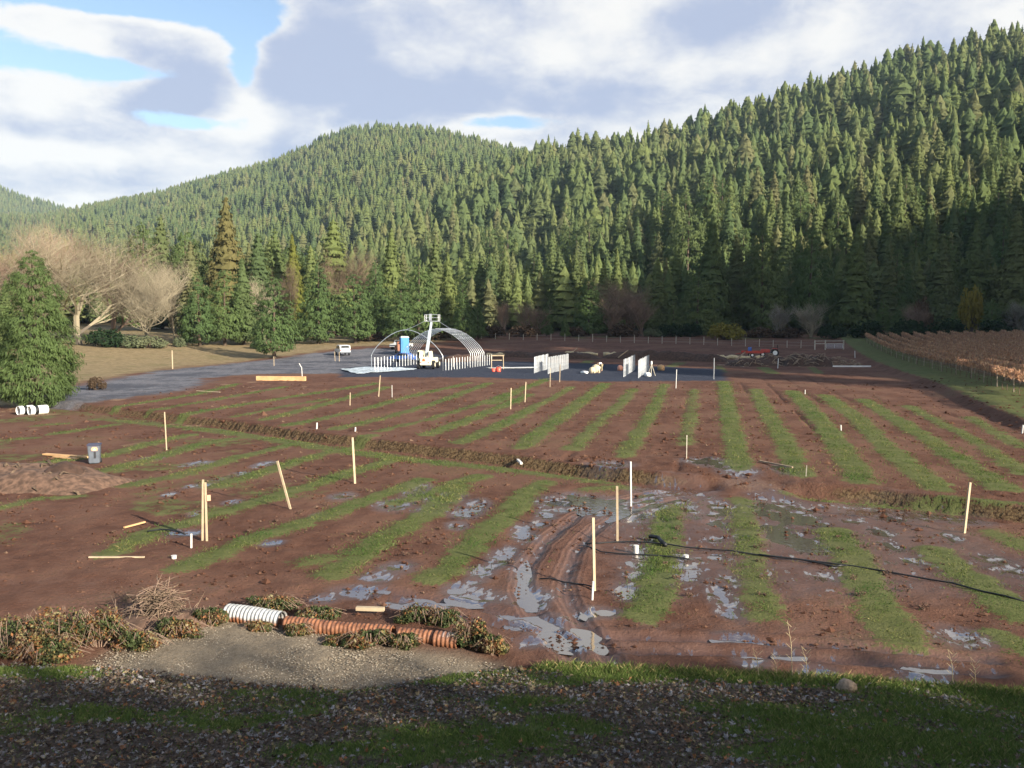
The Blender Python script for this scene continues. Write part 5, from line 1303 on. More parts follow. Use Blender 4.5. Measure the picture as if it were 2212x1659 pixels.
q_ = at(1407, 812); e = empty('tripod', q_); tag(e, 'pale surveying tripod standing right of the dense post rows', 'tripod')
for k in range(3):
    th = k * 2.094 + .3; MB().tube([(math.cos(th) * .55, math.sin(th) * .55, 0), (0, 0, 1.5)], .045, 5).build('leg', MATS['grey_stake'], e)
MB().tube([(0, 0, 1.45), (0, 0, 1.85)], [.12, .10], 8).build('level_head', MATS['white_paint'], e)
a = at(1062, 797); e = empty('trestle', a); tag(e, 'wooden trestle frame right of the hoop frame', 'trestle')
for x_ in (0, 1.7):
    for s_ in (-1, 1): beam((x_, s_ * .35, 0), (x_ - .05, s_ * .05, 1.9), .09, .09, 'leg', MATS['stake_wood'], e)
MB().box((.85, 0, 1.9), (1.9, .14, .12)).build('top_rail', MATS['stake_wood'], e); MB().box((.85, 0, 1.25), (1.75, .08, .1)).build('cross_rail', MATS['stake_wood'], e)
def sheet(name, px, label, mat, h=.16, seed=0, cat='sheet'):
    W_ = [at(u, v) for u, v in px]; c_ = sum(W_, Vector()) / len(W_); bm = bmesh.new()
    vs = [bm.verts.new((q_.x - c_.x, q_.y - c_.y, .05)) for q_ in W_]; f_ = bm.faces.new(vs); bmesh.ops.triangulate(bm, faces=[f_]); bmesh.ops.subdivide_edges(bm, edges=bm.edges[:], cuts=5, use_grid_fill=True)
    r2 = np.random.default_rng(seed)
    for v in bm.verts: v.co.z = .04 + h * max(0, float(fbm(v.co.x * 1.4, v.co.y * .5, seed)) + .25)
    r_ = bmesh.ops.solidify(bm, geom=bm.faces[:], thickness=.02)
    me_ = bpy.data.meshes.new(name); bm.to_mesh(me_); bm.free(); me_.materials.append(MATS[mat]); return tag(link(name, me_, None, c_), label, cat)
sheet('plastic_sheet', [(735, 799), (770, 808), (860, 803), (900, 798), (850, 794), (780, 794)], 'crumpled pale plastic sheet on the ground left of the greenhouse frame', 'film', .3, 3)
sheet('plastic_sheet', [(1050, 795), (1060, 797), (1160, 796), (1160, 794)], 'long white sheet lying behind the red buckets', 'white_paint', .2, 4)

# vehicles beside the road
def vehicle(name, p, rz, prof, width, body, label, wins, cat, wheels, wr=.36, extra=None):
    e = empty(name, p, rz); tag(e, label, cat, 'vehicles parked beyond the site')
    bd = MB().prism(prof, width, axis='x').build('body', MATS[body], e, bevel=.06)
    for (y0, z0, y1, z1, ty0, ty1) in wins:
        for s_ in (-1, 1): MB().prism([(y0, z0), (y1, z0), (ty1, z1), (ty0, z1)], .03, axis='x', c=(s_ * (width / 2 + .008), 0, 0)).build('side_window', MATS['glass'], bd)
    for y_ in wheels:
        for s_ in (-1, 1):
            w = MB().tube([(s_ * (width / 2 - .2), y_, wr), (s_ * (width / 2 + .02), y_, wr)], wr, 16).build('wheel', MATS['tyre'], e)
            MB().tube([(s_ * (width / 2 - .1), y_, wr), (s_ * (width / 2 + .035), y_, wr)], wr * .58, 10).build('rim', MATS['chrome'], w)
    return e, bd
# profile coordinates: y along the car (rear at negative y), z up
suv = [(-2.3, .45), (-2.35, .95), (-2.25, 1.15), (-2.0, 1.85), (.55, 1.88), (1.25, 1.2), (2.3, 1.08), (2.4, .5)]
p = at(740, 767); e, bd = vehicle('sport_utility_vehicle', p, .42, suv, 1.9, 'white_paint', 'white sport utility vehicle seen from behind beside the gravel road', [(-2.0, 1.2, -.75, 1.74, -1.85, -.75), (-.65, 1.2, 1.05, 1.74, -.65, .52)], 'car', (-1.5, 1.5))
MB().prism([(-.80, -.27), (.80, -.27), (.70, .27), (-.70, .27)], .04, axis='y', c=(0, -2.155, 1.50)).build('rear_window', MATS['glass'], bd)
for s_ in (-1, 1): MB().box((s_ * .82, -2.345, 1.02), (.16, .05, .24)).build('tail_light', MATS['tail_light'], bd)
MB().box((0, -2.40, .58), (1.86, .12, .22)).build('bumper', MATS['bin_grey'], bd); MB().box((0, -2.372, .88), (.5, .03, .15)).build('number_plate', MATS['white_paint'], bd)
pick = [(-2.7, .55), (-2.75, 1.1), (-.55, 1.12), (-.5, 1.18), (-.35, 1.85), (.85, 1.88), (1.35, 1.22), (2.6, 1.12), (2.7, .55)]
p = at(846, 766); e, bd = vehicle('pickup_truck', Vector((p.x, p.y + 14, gz(Vector((p.x, p.y + 14, 0))) )), math.pi - .5, pick, 1.95, 'white_paint', 'white pickup truck facing the site left of the blue portable toilet', [(-.30, 1.22, 1.1, 1.76, -.22, .80)], 'truck', (-1.75, 1.75), .42)
MB().prism([(-.75, -.3), (.75, -.3), (.66, .3), (-.66, .3)], .04, axis='y', c=(0, 1.13, 1.53)).build('windscreen', MATS['glass'], bd)
MB().box((0, 2.71, .85), (1.5, .04, .22)).build('grille', MATS['bin_grey'], bd)
for s_ in (-1, 1): MB().box((s_ * .8, 2.70, .95), (.25, .05, .16)).build('headlight', MATS['chrome'], bd)
p = at(858, 768); vp = Vector((p.x, p.y + 6, 0)); vp.z = gz(vp)
e, bd = vehicle('utility_truck', vp, math.pi + .25, [(-2.2, .5), (-2.2, 1.5), (.3, 1.5), (.35, 2.2), (1.7, 2.2), (2.2, 1.5), (2.3, .5)], 2.0, 'brown_paint', 'rusty brown work truck in front of the white pickup', [(.5, 1.5, 1.75, 2.05, .5, 1.5)], 'truck', (-1.5, 1.5), .42)
MB().prism([(-.8, -.3), (.8, -.3), (.7, .3), (-.7, .3)], .04, axis='y', c=(0, 1.99, 1.83)).build('windscreen', MATS['glass'], bd)
p = at(862, 782); vp = Vector((p.x + .5, p.y + 1, 0)); vp.z = gz(vp)
e, bd = vehicle('parked_car', vp, 1.2, [(-2.2, .4), (-2.2, .9), (-1.6, 1.0), (-1.1, 1.42), (.4, 1.44), (1.1, .98), (2.1, .85), (2.2, .4)], 1.75, 'blue_paint', 'low blue car behind the greenhouse posts', [(-1.45, 1.0, .85, 1.36, -1.0, .35)], 'car', (-1.35, 1.35), .31)
# portable toilet
p = at(862, 770); e = empty('portable_toilet', Vector((p.x + .6, p.y + 3, gz(p) + .9)), .3)
e.location.z = gz(Vector((p.x + .6, p.y + 3, 0))); tag(e, 'blue portable toilet with a white roof among the parked trucks', 'toilet')
bd = MB().box((0, 0, 1.75), (1.5, 1.5, 3.0), taper=.97).build('cabin', MATS['toilet_blue'], e, bevel=.03)
MB().box((0, 0, .13), (1.6, 1.6, .26)).build('base', MATS['black_plastic'], e)
MB().box((0, 0, 3.36), (1.6, 1.6, .24), taper=.75).build('roof', MATS['white_paint'], e, bevel=.04)
dr = MB().box((0, -.765, 1.6), (1.05, .05, 2.5)).build('door', MATS['toilet_blue'], e, bevel=.012); MB().box((.38, -.80, 1.6), (.08, .04, .2)).build('handle', MATS['white_paint'], dr)
# red tractor and trailer at the far right
def wheel(parent, x, y, r_, w_):
    w = MB().tube([(x - w_ / 2, y, r_), (x + w_ / 2, y, r_)], r_, 16).build('wheel', MATS['tyre'], parent); MB().tube([(x - w_ / 2 - .02, y, r_), (x + w_ / 2 + .02, y, r_)], r_ * .6, 12).build('rim', MATS['white_paint'], w)
p = at(1664, 770); e = empty('tractor', p, 1.35); tag(e, 'red compact tractor with white wheel rims behind the brush pile', 'tractor')
bd = MB().box((0, .9, 1.0), (.75, 1.7, .6), taper=.9).build('hood', MATS['red_paint'], e, bevel=.06); MB().box((0, -.2, .75), (.5, 2.4, .35)).build('chassis', MATS['bin_grey'], e)
MB().box((0, 1.76, 1.0), (.6, .04, .4)).build('grille', MATS['black_plastic'], bd)
for s_ in (-1, 1):
    wheel(e, s_ * .72, -.75, .68, .36); wheel(e, s_ * .62, 1.35, .42, .26); MB().box((s_ * .72, -.75, 1.42), (.38, .9, .06)).build('fender', MATS['red_paint'], e)
MB().box((0, -.65, 1.2), (.5, .45, .12)).build('seat', MATS['black_plastic'], e); MB().box((0, -.88, 1.45), (.5, .1, .45)).build('seat_back', MATS['black_plastic'], e)
MB().tube([(-.45, -1.2, .9), (-.45, -1.2, 2.1), (.45, -1.2, 2.1), (.45, -1.2, .9)], .04, 6).build('roll_bar', MATS['black_plastic'], e); MB().tube([(0, .1, 1.3), (0, -.2, 1.55)], .03, 5).build('steering_column', MATS['black_plastic'], e)
p = at(1625, 771); e = empty('farm_trailer', p, 1.5); tag(e, 'low red flat trailer carrying blue drums left of the tractor', 'trailer')
MB().box((0, 0, .75), (1.7, 3.6, .14)).build('deck', MATS['red_paint'], e)
for s_ in (-1, 1): wheel(e, s_ * .9, .2, .36, .22); MB().box((s_ * .85, 0, .95), (.05, 3.6, .3)).build('side_board', MATS['red_paint'], e)
MB().tube([(0, 1.8, .7), (0, 3.0, .5)], .05, 6).build('drawbar', MATS['red_paint'], e)
for i, (x_, y_) in enumerate(((-.35, .6), (.4, .3))):
    q_ = p + Vector((-y_, x_, .83)); o = MB().tube([(0, 0, 0), (0, 0, .06), (0, 0, .45), (0, 0, .84), (0, 0, .9)], [.26, .29, .30, .29, .26], 14).build('drum', MATS['blue_paint'], loc=q_, smooth=True); tag(o, ['nearer blue drum on the red trailer', 'farther blue drum on the red trailer'][i], 'drum', 'blue drums on the trailer')

# heaps, brush piles and straw
def mound(name, px0, px1, wid, h, label, mat, seed, cat='soil heap', sticks=0, stick_mat='dead_wood', kind=None, stick_len=1.8):
    a, b_ = at(*px0), at(*px1); c_ = (a + b_) / 2; dv = b_ - a; L_ = dv.length; rz = math.atan2(dv.y, dv.x)
    nx_, ny_ = max(16, int(L_ / .45)), 16
    gx_, gy_ = np.meshgrid(np.linspace(-.5, .5, nx_), np.linspace(-.5, .5, ny_))
    env = np.clip(1 - (np.abs(gy_) * 2) ** 2, 0, 1) * np.clip(1 - (np.abs(gx_) * 2) ** 6, 0, 1)
    sx_, sy_ = gx_ * L_, gy_ * wid
    z_ = env * h * (.42 + .95 * (fbm(sx_ * .35 + seed, sy_ * .35, seed, 3) + .5)) + env * .45 * h * fbm(sx_ * 1.4, sy_ * 1.4 + seed, seed + 3, 3) - .12
    idx_ = np.arange(nx_ * ny_).reshape(ny_, nx_); F_ = np.stack([idx_[:-1, :-1], idx_[:-1, 1:], idx_[1:, 1:], idx_[1:, :-1]], -1).reshape(-1, 4)
    V_ = np.stack([sx_, sy_, z_], -1).reshape(-1, 3)
    cs_, sn_ = math.cos(rz), math.sin(rz)
    gxw, gyw = c_.x + V_[:, 0] * cs_ - V_[:, 1] * sn_, c_.y + V_[:, 0] * sn_ + V_[:, 1] * cs_
    V_[:, 2] += H(gxw, gyw) - c_.z
    me_ = mesh_np(name, V_, [F_], [MATS[mat]], smooth=True)
    if not sticks:
        return tag(link(name, me_, None, c_, (0, 0, rz)), None if kind else label, None if kind else cat, None, kind)
    e = empty(name, c_, rz); tag(e, label, cat); link('soil', me_, e)
    r2 = random.Random(seed); m = MB()
    for i in range(sticks):
        j = r2.randrange(len(V_)); q_ = Vector(V_[j]); dv2 = Vector((r2.gauss(0, 1), r2.gauss(0, .7), abs(r2.gauss(0, .35)))).normalized(); l_ = r2.uniform(.3, 1) * stick_len
        m.tube([q_ - dv2 * l_ / 2, q_ + Vector((r2.gauss(0, .1), r2.gauss(0, .1), .12)), q_ + dv2 * l_ / 2], [r2.uniform(.03, .085)] * 2 + [.02], 4, cap=False)
    m.build('branches', MATS[stick_mat], e)['kind'] = 'stuff'
    return e
mound('soil_berm', (1045, 768), (1300, 775), 4.5, 1.4, '', 'dark_soil', 3, kind='structure')
mound('soil_berm', (1300, 772), (1590, 782), 4.0, 1.5, '', 'dark_soil', 5, kind='structure')
mound('soil_berm', (955, 782), (1045, 776), 4.0, 1.2, '', 'dark_soil', 6, kind='structure')
mound('brush_pile', (1580, 790), (1700, 786), 5, 1.5, 'long dark brush and root pile left of the tap post', 'dark_soil', 7, 'brush pile', 110)
mound('brush_pile', (1690, 789), (1800, 790), 5.5, 1.9, 'highest dark brush and root pile near the cut bank', 'dark_soil', 8, 'brush pile', 150)
mound('brush_pile', (1785, 790), (1855, 790), 4.5, 1.2, 'reddish brush heap at the right end of the piles', 'dug_soil', 9, 'brush pile', 80)
mound('soil_heap', (-60, 1040), (250, 1052), 4.4, 1.15, 'wide heap of dug soil and roots at the left picture edge', 'dug_soil', 12, 'soil heap', 26, 'vine_wood', stick_len=.7)
mound('soil_heap', (95, 1045), (190, 1047), 2.6, 0.95, 'dark clod heap in front of the wide soil heap', 'dark_soil', 14, 'soil heap', 8, 'vine_wood', stick_len=.5)
for i, (u0, v0, u1, v1, lb) in enumerate(((1050, 768, 1110, 769, 'pale straw roll behind the hoop frame'), (1215, 764, 1290, 766, 'pale straw roll behind the first pipe rows'), (1305, 767, 1405, 769, 'pale straw roll behind the bending person'), (1440, 770, 1510, 771, 'pale straw roll right of the tripod'), (1545, 772, 1620, 774, 'pale straw roll below the red trailer'), (1630, 775, 1690, 776, 'pale straw roll below the red tractor'))):
    a, b_ = at(u0, v0 + 2), at(u1, v1 + 2); n = 14; pts = []
    for k in range(n + 1):
        q_ = a.lerp(b_, k / n); pts.append((q_.x + random.gauss(0, .1), q_.y, gz(q_) + .25 + random.gauss(0, .08)))
    o = MB().tube(pts, [random.uniform(.22, .42) for _ in pts], 7).build('straw_roll', MATS['pale_straw'], smooth=True); tag(o, lb, 'straw roll', 'straw rolls behind the site')
for i, (u0, v0, u1, v1, z0, z1, lb) in enumerate(((1335, 775, 1358, 762, .2, 1.5, 'grey log poking out of the soil bank behind the person'), (1580, 788, 1612, 766, .2, 2.0, 'pale log leaning out of the left brush pile'), (1232, 766, 1248, 760, .1, 1.2, 'grey stick on the soil bank behind the pipe rows'))):
    a, b_ = at(u0, v0), at(u0, v0); b_.x = (u1 - CU) / FPX * b_.y
    o = MB().tube([(0, 0, z0), (b_.x - a.x, .5, z1)], [.13, .08], 6).build('log', MATS['dead_wood'], loc=a); tag(o, lb, 'log', 'logs on the soil bank')
o = MB().box((0, 0, .12), (5.6, .25, .2)).build('plank', MATS['white_paint'], loc=at(1840, 793)); tag(o, 'white board lying at the right end of the brush piles', 'plank')

# gate and far fence
p = at_depth(1795, 172); e = empty('field_gate', p, .1); tag(e, 'grey metal gate between timber posts beside the vineyard corner', 'gate')
for x_ in (-3.4, -1.2, 2.6): MB().tube([(x_, 0, -.3), (x_, 0, 1.9)], .13, 7).build('gate_post', MATS['grey_stake'], e)
for z_ in (1.75, 1.2): MB().tube([(-3.4, 0, z_), (2.6, 0, z_)], .06, 5).build('top_rail', MATS['grey_stake'], e)
for z_ in (.35, .6, .85, 1.1): MB().tube([(-1.0, -.05, z_), (2.4, -.05, z_)], .035, 5).build('bar', MATS['galvanized'], e)
for x_ in (-1.0, .7, 2.4): MB().tube([(x_, -.05, .3), (x_, -.05, 1.15)], .035, 5).build('upright', MATS['galvanized'], e)
e = empty('field_fence', at_depth(1040, 208)); tag(e, 'low wire fence with grey posts along the far field edge', 'fence')
O = e.location; us = list(range(1040, 1770, 30)); pts = []
for u in us:
    q_ = at_depth(u, 208 - (u - 1040) * .045); pts.append(q_ - O); MB().tube([(0, 0, -.2), (random.gauss(0, .04), 0, random.uniform(1.3, 1.8))], .07, 5).build('post', MATS['grey_stake'], e, loc=q_ - O)
for z_ in (.5, 1.1): MB().tube([(q_.x, q_.y, q_.z + z_) for q_ in pts], .012, 3, cap=False).build('wire', MATS['trellis_wire'], e)

# ------------------------------------------------------------------ foreground bank
FOOT = np.array([ray_flat(u, v, 0.05) for u, v in [(-900, 1440), (-200, 1435), (0, 1432), (250, 1440), (440, 1462), (600, 1478), (750, 1490), (850, 1478), (950, 1458), (1080, 1442), (1200, 1438), (1300, 1442), (1450, 1450), (1600, 1455), (1900, 1470), (2212, 1492), (2600, 1510), (3600, 1560)]])
def bank_h(x, y):
    yf = np.interp(x, FOOT[:, 0], FOOT[:, 1])
    dd = yf - y
    z = .16 * dd + .05 * np.tanh(dd * 2.0) + np.where(y < 10, .030 * (10 - y) ** 2, 0) * (y > 0) + np.where(y <= 0, 3.0, 0)
    z = np.where(y <= 0, .16 * np.interp(x, FOOT[:, 0], FOOT[:, 1]) + 3.0 + 0 * y, z)
    z = z + sm(dd, 0, 1.5) * (.16 * fbm(x * .55, y * .7, 101, 3) + .05 * fbm(x * 2.1, y * 2.1, 103, 3))
    return z
bx_ = np.concatenate([np.linspace(-90, -17, 30)[:-1], np.linspace(-17, 17, 290), np.linspace(17, 95, 34)[1:]])
by_ = np.concatenate([np.linspace(-70, 8, 34)[:-1], np.linspace(8, 19.4, 130)])
BX, BY = np.meshgrid(bx_, by_); BZ = bank_h(BX, BY)
idx = np.arange(BX.size).reshape(BX.shape); Q = np.stack([idx[:-1, :-1], idx[:-1, 1:], idx[1:, 1:], idx[1:, :-1]], -1).reshape(-1, 4)
def lush(x, y):
    """where the bank is green rather than leaf covered"""
    yf = np.interp(x, FOOT[:, 0], FOOT[:, 1]); dd = yf - y
    a = fbm(x * .42, y * .75, 207, 3) + .35 * fbm(x * 1.4, y * 1.9, 208, 2)
    return a - .06 + .30 * sm(x, .0, 2.0) * (1 - sm(dd, .4, 1.3)) + .05 * sm(x, 3, 8) - .07 * sm(-x, -1, 4)
me = mesh_np('grass_bank', np.stack([BX, BY, BZ], -1).reshape(-1, 3), [Q], smooth=True)
attr4(me, 'm1', lush(BX, BY), 0 * BX, 0 * BX, 0 * BX)
m = bpy.data.materials.new('bank_ground'); m.use_nodes = True; q = NT(m.node_tree); b = m.node_tree.nodes['Principled BSDF']
s_ = q.n('ShaderNodeSeparateColor'); q.put(s_.inputs[0], q.attr('m1')[0])
P = q.pos(); nf = q.noise(P, 14, 5, .65); nm = q.noise(P, 2.2, 4)
dirt = q.mix(q.ss(nf, .35, .7), (0.055, 0.040, 0.031), (0.14, 0.105, 0.080))
grs = q.mix(q.ss(nm, .3, .7), (0.068, 0.100, 0.028), (0.125, 0.150, 0.048))
q.put(b.inputs['Base Color'], q.mix(q.ss(q.m('ADD', s_.outputs[0], q.m('MULTIPLY', q.m('SUBTRACT', nf, .5), .5)), -.08, .14), dirt, grs)); b.inputs['Roughness'].default_value = .95
b.inputs['Specular IOR Level'].default_value = .1
q.put(b.inputs['Normal'], q.bump(nf, .8, .05)); me.materials.append(m)
bank = tag(link('grass_bank', me), kind='structure')

# grass blades
leafmat('grass_blades', .30); leafmat('litter_leaf', .12, gloss=.25); leafmat('bramble_leaf', .28, gloss=.2)
def blades(P, hgt, wid, cols, seed, lean=.45):
    r2 = np.random.default_rng(seed); n = len(P); th = r2.uniform(0, 6.28, n)
    sd_ = np.stack([np.cos(th), np.sin(th), 0 * th], -1) * wid[:, None] * .5
    tip = np.stack([r2.normal(0, lean, n) * hgt, r2.normal(0, lean, n) * hgt, hgt], -1)
    V = np.stack([P - sd_, P + sd_, P + tip * np.array([.45, .45, .6]) + sd_ * .7, P + tip], 1).reshape(-1, 3)
    k = np.arange(n) * 4
    F = np.stack([k, k + 1, k + 2, k + 3], -1)
    return V, F, cols
GC = np.array([(.084, .128, .033), (.112, .152, .042), (.155, .176, .063), (.070, .100, .028), (.22, .205, .09)])
r2 = np.random.default_rng(77)
n = 330000; x = r2.uniform(-11, 11, n); y = r2.uniform(10.2, 18.4, n)
yf = np.interp(x, FOOT[:, 0], FOOT[:, 1]); l_ = lush(x, y)
k = (y < yf + .05) & (np.abs(x) < y * .64 + .4) & (r2.random(n) < np.clip(.10 + 2.6 * (l_ + .10), .07, 1)); x, y, l_, yf = x[k], y[k], l_[k], yf[k]
P = np.stack([x, y, bank_h(x, y) - .01], -1); n = len(P)
edge_ = np.clip(1 - (yf - y) / .6, 0, 1) * (x > .5)
hg = r2.uniform(.035, .085, n) * (1 + 1.3 * edge_ + .6 * np.clip(l_ * 3, 0, 1)); 
c_ = GC[r2.choice(5, n, p=[.32, .30, .16, .17, .05])] * r2.uniform(.7, 1.15, (n, 1)); dry = r2.random(n) < .25 * edge_; c_[dry] = np.array([.27, .21, .10])
V, F, c_ = blades(P, hg, r2.uniform(.006, .014, n), c_ * 1.35, 5)
tag(link('bank_grass', mesh_np('bank_grass', V, [F], [MATS['grass_blades']], fcol=c_)), 'short green grass growing on the foreground bank', 'grass', kind='stuff')
# grass of the sown strips
PS = []; HS = []; WS = []
for w_, s_, pts in UPPER + LOWER:
    for (x0, y0), (x1, y1) in zip(pts[:-1], pts[1:]):
        L_ = math.hypot(x1 - x0, y1 - y0); ym = .5 * (y0 + y1)
        if ym > 115: continue
        den_ = (420 if ym < 30 else 220 if ym < 48 else 90) * (.35 + .65 * s_)
        n = int(L_ * w_ * den_); f = r2.random(n); o_ = (r2.normal(0, .40, n)) * w_
        xx = x0 + (x1 - x0) * f + o_ * (y1 - y0) / L_; yy = y0 + (y1 - y0) * f - o_ * (x1 - x0) / L_
        k = fbm(xx * 1.1, yy * 1.1, 88, 3) + .6 * fbm(xx * 3.3, yy * 3.3, 89, 2) > -.10 + .24 * (1 - s_); k &= np.interp(xx, FOOT[:, 0], FOOT[:, 1]) < yy - .4
        for tr in TRACKS[:2]: k &= seg_dist(xx, yy, tr)[0] > .5
        xx, yy = xx[k], yy[k]; PS.append(np.stack([xx, yy, H(xx, yy) - .03], -1)); q_ = 1 + max(0, (ym - 25)) * .014
        HS.append(r2.uniform(.05, .12, len(xx)) * min(q_, 1.4)); WS.append(r2.uniform(.012, .024, len(xx)) * q_)
P = np.concatenate(PS); n = len(P)
patch = fbm(P[:, 0] * .5, P[:, 1] * .5, 44, 3)
c_ = GC[r2.choice(5, n, p=[.24, .34, .24, .08, .10])] * r2.uniform(.8, 1.2, (n, 1)) * (1 + 1.2 * patch[:, None] * np.array([1.4, .6, 1.0]))
V, F, c_ = blades(P, np.concatenate(HS), np.concatenate(WS), np.clip(c_, .01, .4), 6, .6)
tag(link('strip_grass', mesh_np('strip_grass', V, [F], [MATS['grass_blades']], fcol=c_)), 'grass sown in long strips between the bare beds', 'grass', kind='stuff')

# fallen leaves
def leaf_outline(v):
    lob = [(0, .12), (18, .62), (33, .40), (58, 1.0), (74, .52), (100, 1.18), (126, .52), (142, 1.0), (167, .40), (182, .62), (200, .12), (280, .34)]
    r3 = np.random.default_rng(v); 
    return np.array([[math.cos(R(a - 10)) * r_ * (1 + .12 * r3.normal()), math.sin(R(a - 10)) * r_ * (1 + .12 * r3.normal())] for a, r_ in lob]) * .5
def leaf_mesh(v):
    o_ = leaf_outline(v); curl = [.5, -.35, .8, .25][v % 4]; r3 = np.random.default_rng(v + 9)
    Vv = np.concatenate([[[0, 0, 0]], np.concatenate([o_, (curl * (o_ ** 2).sum(1) + .10 * r3.normal(0, 1, len(o_)))[:, None]], 1)]); nn = len(o_)
    return Vv, np.array([(0, i + 1, (i + 1) % nn + 1) for i in range(nn)])
LC = 0.95 * np.array([(.095, .064, .046), (.16, .115, .085), (.22, .195, .18), (.29, .275, .275), (.28, .13, .06), (.32, .25, .14), (.065, .045, .038)])
LP = [.25, .25, .18, .09, .07, .07, .09]
n = 34000; x = r2.uniform(-11, 11, n); y = r2.uniform(10.2, 18.3, n); yf = np.interp(x, FOOT[:, 0], FOOT[:, 1])
l_ = lush(x, y); k = (y < yf + .15) & (np.abs(x) < y * .64 + .4) & (r2.random(n) < np.clip(.66 - 2.6 * l_, .10, 1.0)); x, y = x[k], y[k]; n = len(x)
LPs = np.stack([x, y, bank_h(x, y) + r2.uniform(.005, .045, n)], -1); LS = r2.uniform(.055, .135, n) * r2.choice([1, 1, 1, 1.5], n)
LR = np.stack([r2.normal(0, .38, n), r2.normal(0, .38, n), r2.uniform(0, 6.28, n)], -1); LCc = LC[r2.choice(7, n, p=LP)] * r2.uniform(.75, 1.25, (n, 1))
vis = np.abs(x) < y * .59
rank = np.argsort(np.where(vis & (y > 11.6), -LS / y, 0)); ind, rest_ = rank[:300], rank[300:]
LM = {}
for v in range(4):
    for ci in range(7):
        Vv, Ff = leaf_mesh(v); LM[(v, ci)] = mesh_np('fallen_leaf', Vv, [Ff], [MATS['litter_leaf']], fcol=np.tile(LC[ci], (len(Ff), 1)))
for j in ind:
    o = link('fallen_leaf', LM[(int(j) % 4, int(r2.choice(7, p=LP)))], bank, tuple(LPs[j]), tuple(LR[j]), float(LS[j]))
Vs = []; Fs = []; Cs = []; b0 = 0
for v in range(4):
    Vv, Ff = leaf_mesh(v); js = rest_[v::4]; m_ = len(js)
    a_, b_, g_ = LR[js, 0], LR[js, 1], LR[js, 2]
    ca, sa, cb_, sb_, cg, sg = np.cos(a_), np.sin(a_), np.cos(b_), np.sin(b_), np.cos(g_), np.sin(g_)
    RX = np.zeros((m_, 3, 3)); RX[:, 0, 0] = 1; RX[:, 1, 1] = ca; RX[:, 1, 2] = -sa; RX[:, 2, 1] = sa; RX[:, 2, 2] = ca
    RY = np.zeros((m_, 3, 3)); RY[:, 1, 1] = 1; RY[:, 0, 0] = cb_; RY[:, 0, 2] = sb_; RY[:, 2, 0] = -sb_; RY[:, 2, 2] = cb_
    RZ = np.zeros((m_, 3, 3)); RZ[:, 2, 2] = 1; RZ[:, 0, 0] = cg; RZ[:, 0, 1] = -sg; RZ[:, 1, 0] = sg; RZ[:, 1, 1] = cg
    W_ = np.einsum('nij,kj->nki', RZ @ RY @ RX, Vv) * LS[js][:, None, None] + LPs[js][:, None, :]
    Vs.append(W_.reshape(-1, 3)); Fs.append((Ff[None] + (np.arange(m_) * len(Vv))[:, None, None] + b0).reshape(-1, 3)); Cs.append(np.repeat(LCc[js], len(Ff), 0)); b0 += m_ * len(Vv)
o = link('leaf_litter', mesh_np('leaf_litter', np.concatenate(Vs), [np.concatenate(Fs)], [MATS['litter_leaf']], fcol=np.concatenate(Cs)), bank); o['kind'] = 'stuff'

# ------------------------------------------------------------------ brambles, brush and the rusty culvert
BC = np.array([(.060, .080, .030), (.085, .098, .038), (.045, .052, .024), (.20, .155, .060), (.25, .11, .045), (.13, .070, .040), (.27, .23, .12)])
def bcol(C, pr_, r3):
    """autumn colours gather in patches"""
    n_ = len(C); f = fbm(C[:, 0] * 2.6 + 3, C[:, 2] * 2.6 + C[:, 1] * 2.6, int(r3.integers(0, 999)), 2) + r3.normal(0, .10, n_)
    o_ = np.argsort(np.argsort(f)) / n_; k_ = np.searchsorted(np.cumsum(pr_), o_ * .999)
    return BC[np.clip(k_, 0, 6)] * r3.uniform(.6, 1.35, (n_, 1))
def bramble(u, v, wpx, hpx, label, seed, n=2600, green=.62, depth=.55):
    p = at(u, v); sc = FPX / p.y; rx, h = wpx / sc, hpx / sc * .92
    V, F, L = leafy_np(seed, n, 26, 1.0, base=.12)
    r3 = np.random.default_rng(seed)
    C = V.reshape(-1, 4, 3); ce = C.mean(1, keepdims=True); lf_ = (C - ce) * r3.uniform(.018, .046, (len(C), 1, 1))
    S_ = np.array([rx * .92, rx * depth * .9, h]); V = (ce * S_ + lf_).reshape(-1, 3)
    pr_ = np.array([.30, .24, .16, .11, .07, .08, .04]); pr_[:3] *= (green - .1) / .70; pr_[3:] *= (1.1 - green) / .30; pr_ /= pr_.sum()
    e = empty('bramble_bush', p, r3.uniform(-.2, .2)); tag(e, label, 'bush', 'brambles in the foreground')
    link('leaves', mesh_np('bramble_leaves', V, [F], [MATS['bramble_leaf']], fcol=bcol(ce[:, 0] * S_, pr_, r3)), e)['kind'] = 'stuff'
    mb = MB()
    for i in range(40):
        a = r3.uniform(0, 6.28); rr = r3.uniform(.5, 1.15); hh = r3.uniform(.4, 1.0) * h
        mb.tube([(math.cos(a) * rx * .2, math.sin(a) * rx * .15, -.02), (math.cos(a) * rx * rr * .6, math.sin(a) * rx * depth * rr * .6, hh), (math.cos(a) * rx * rr * 1.05, math.sin(a) * rx * depth * rr, hh * r3.uniform(.2, .75))], [.008, .007, .004], 4, cap=False)
    mb.build('canes', MATS['brown_twigs'], e)['kind'] = 'stuff'
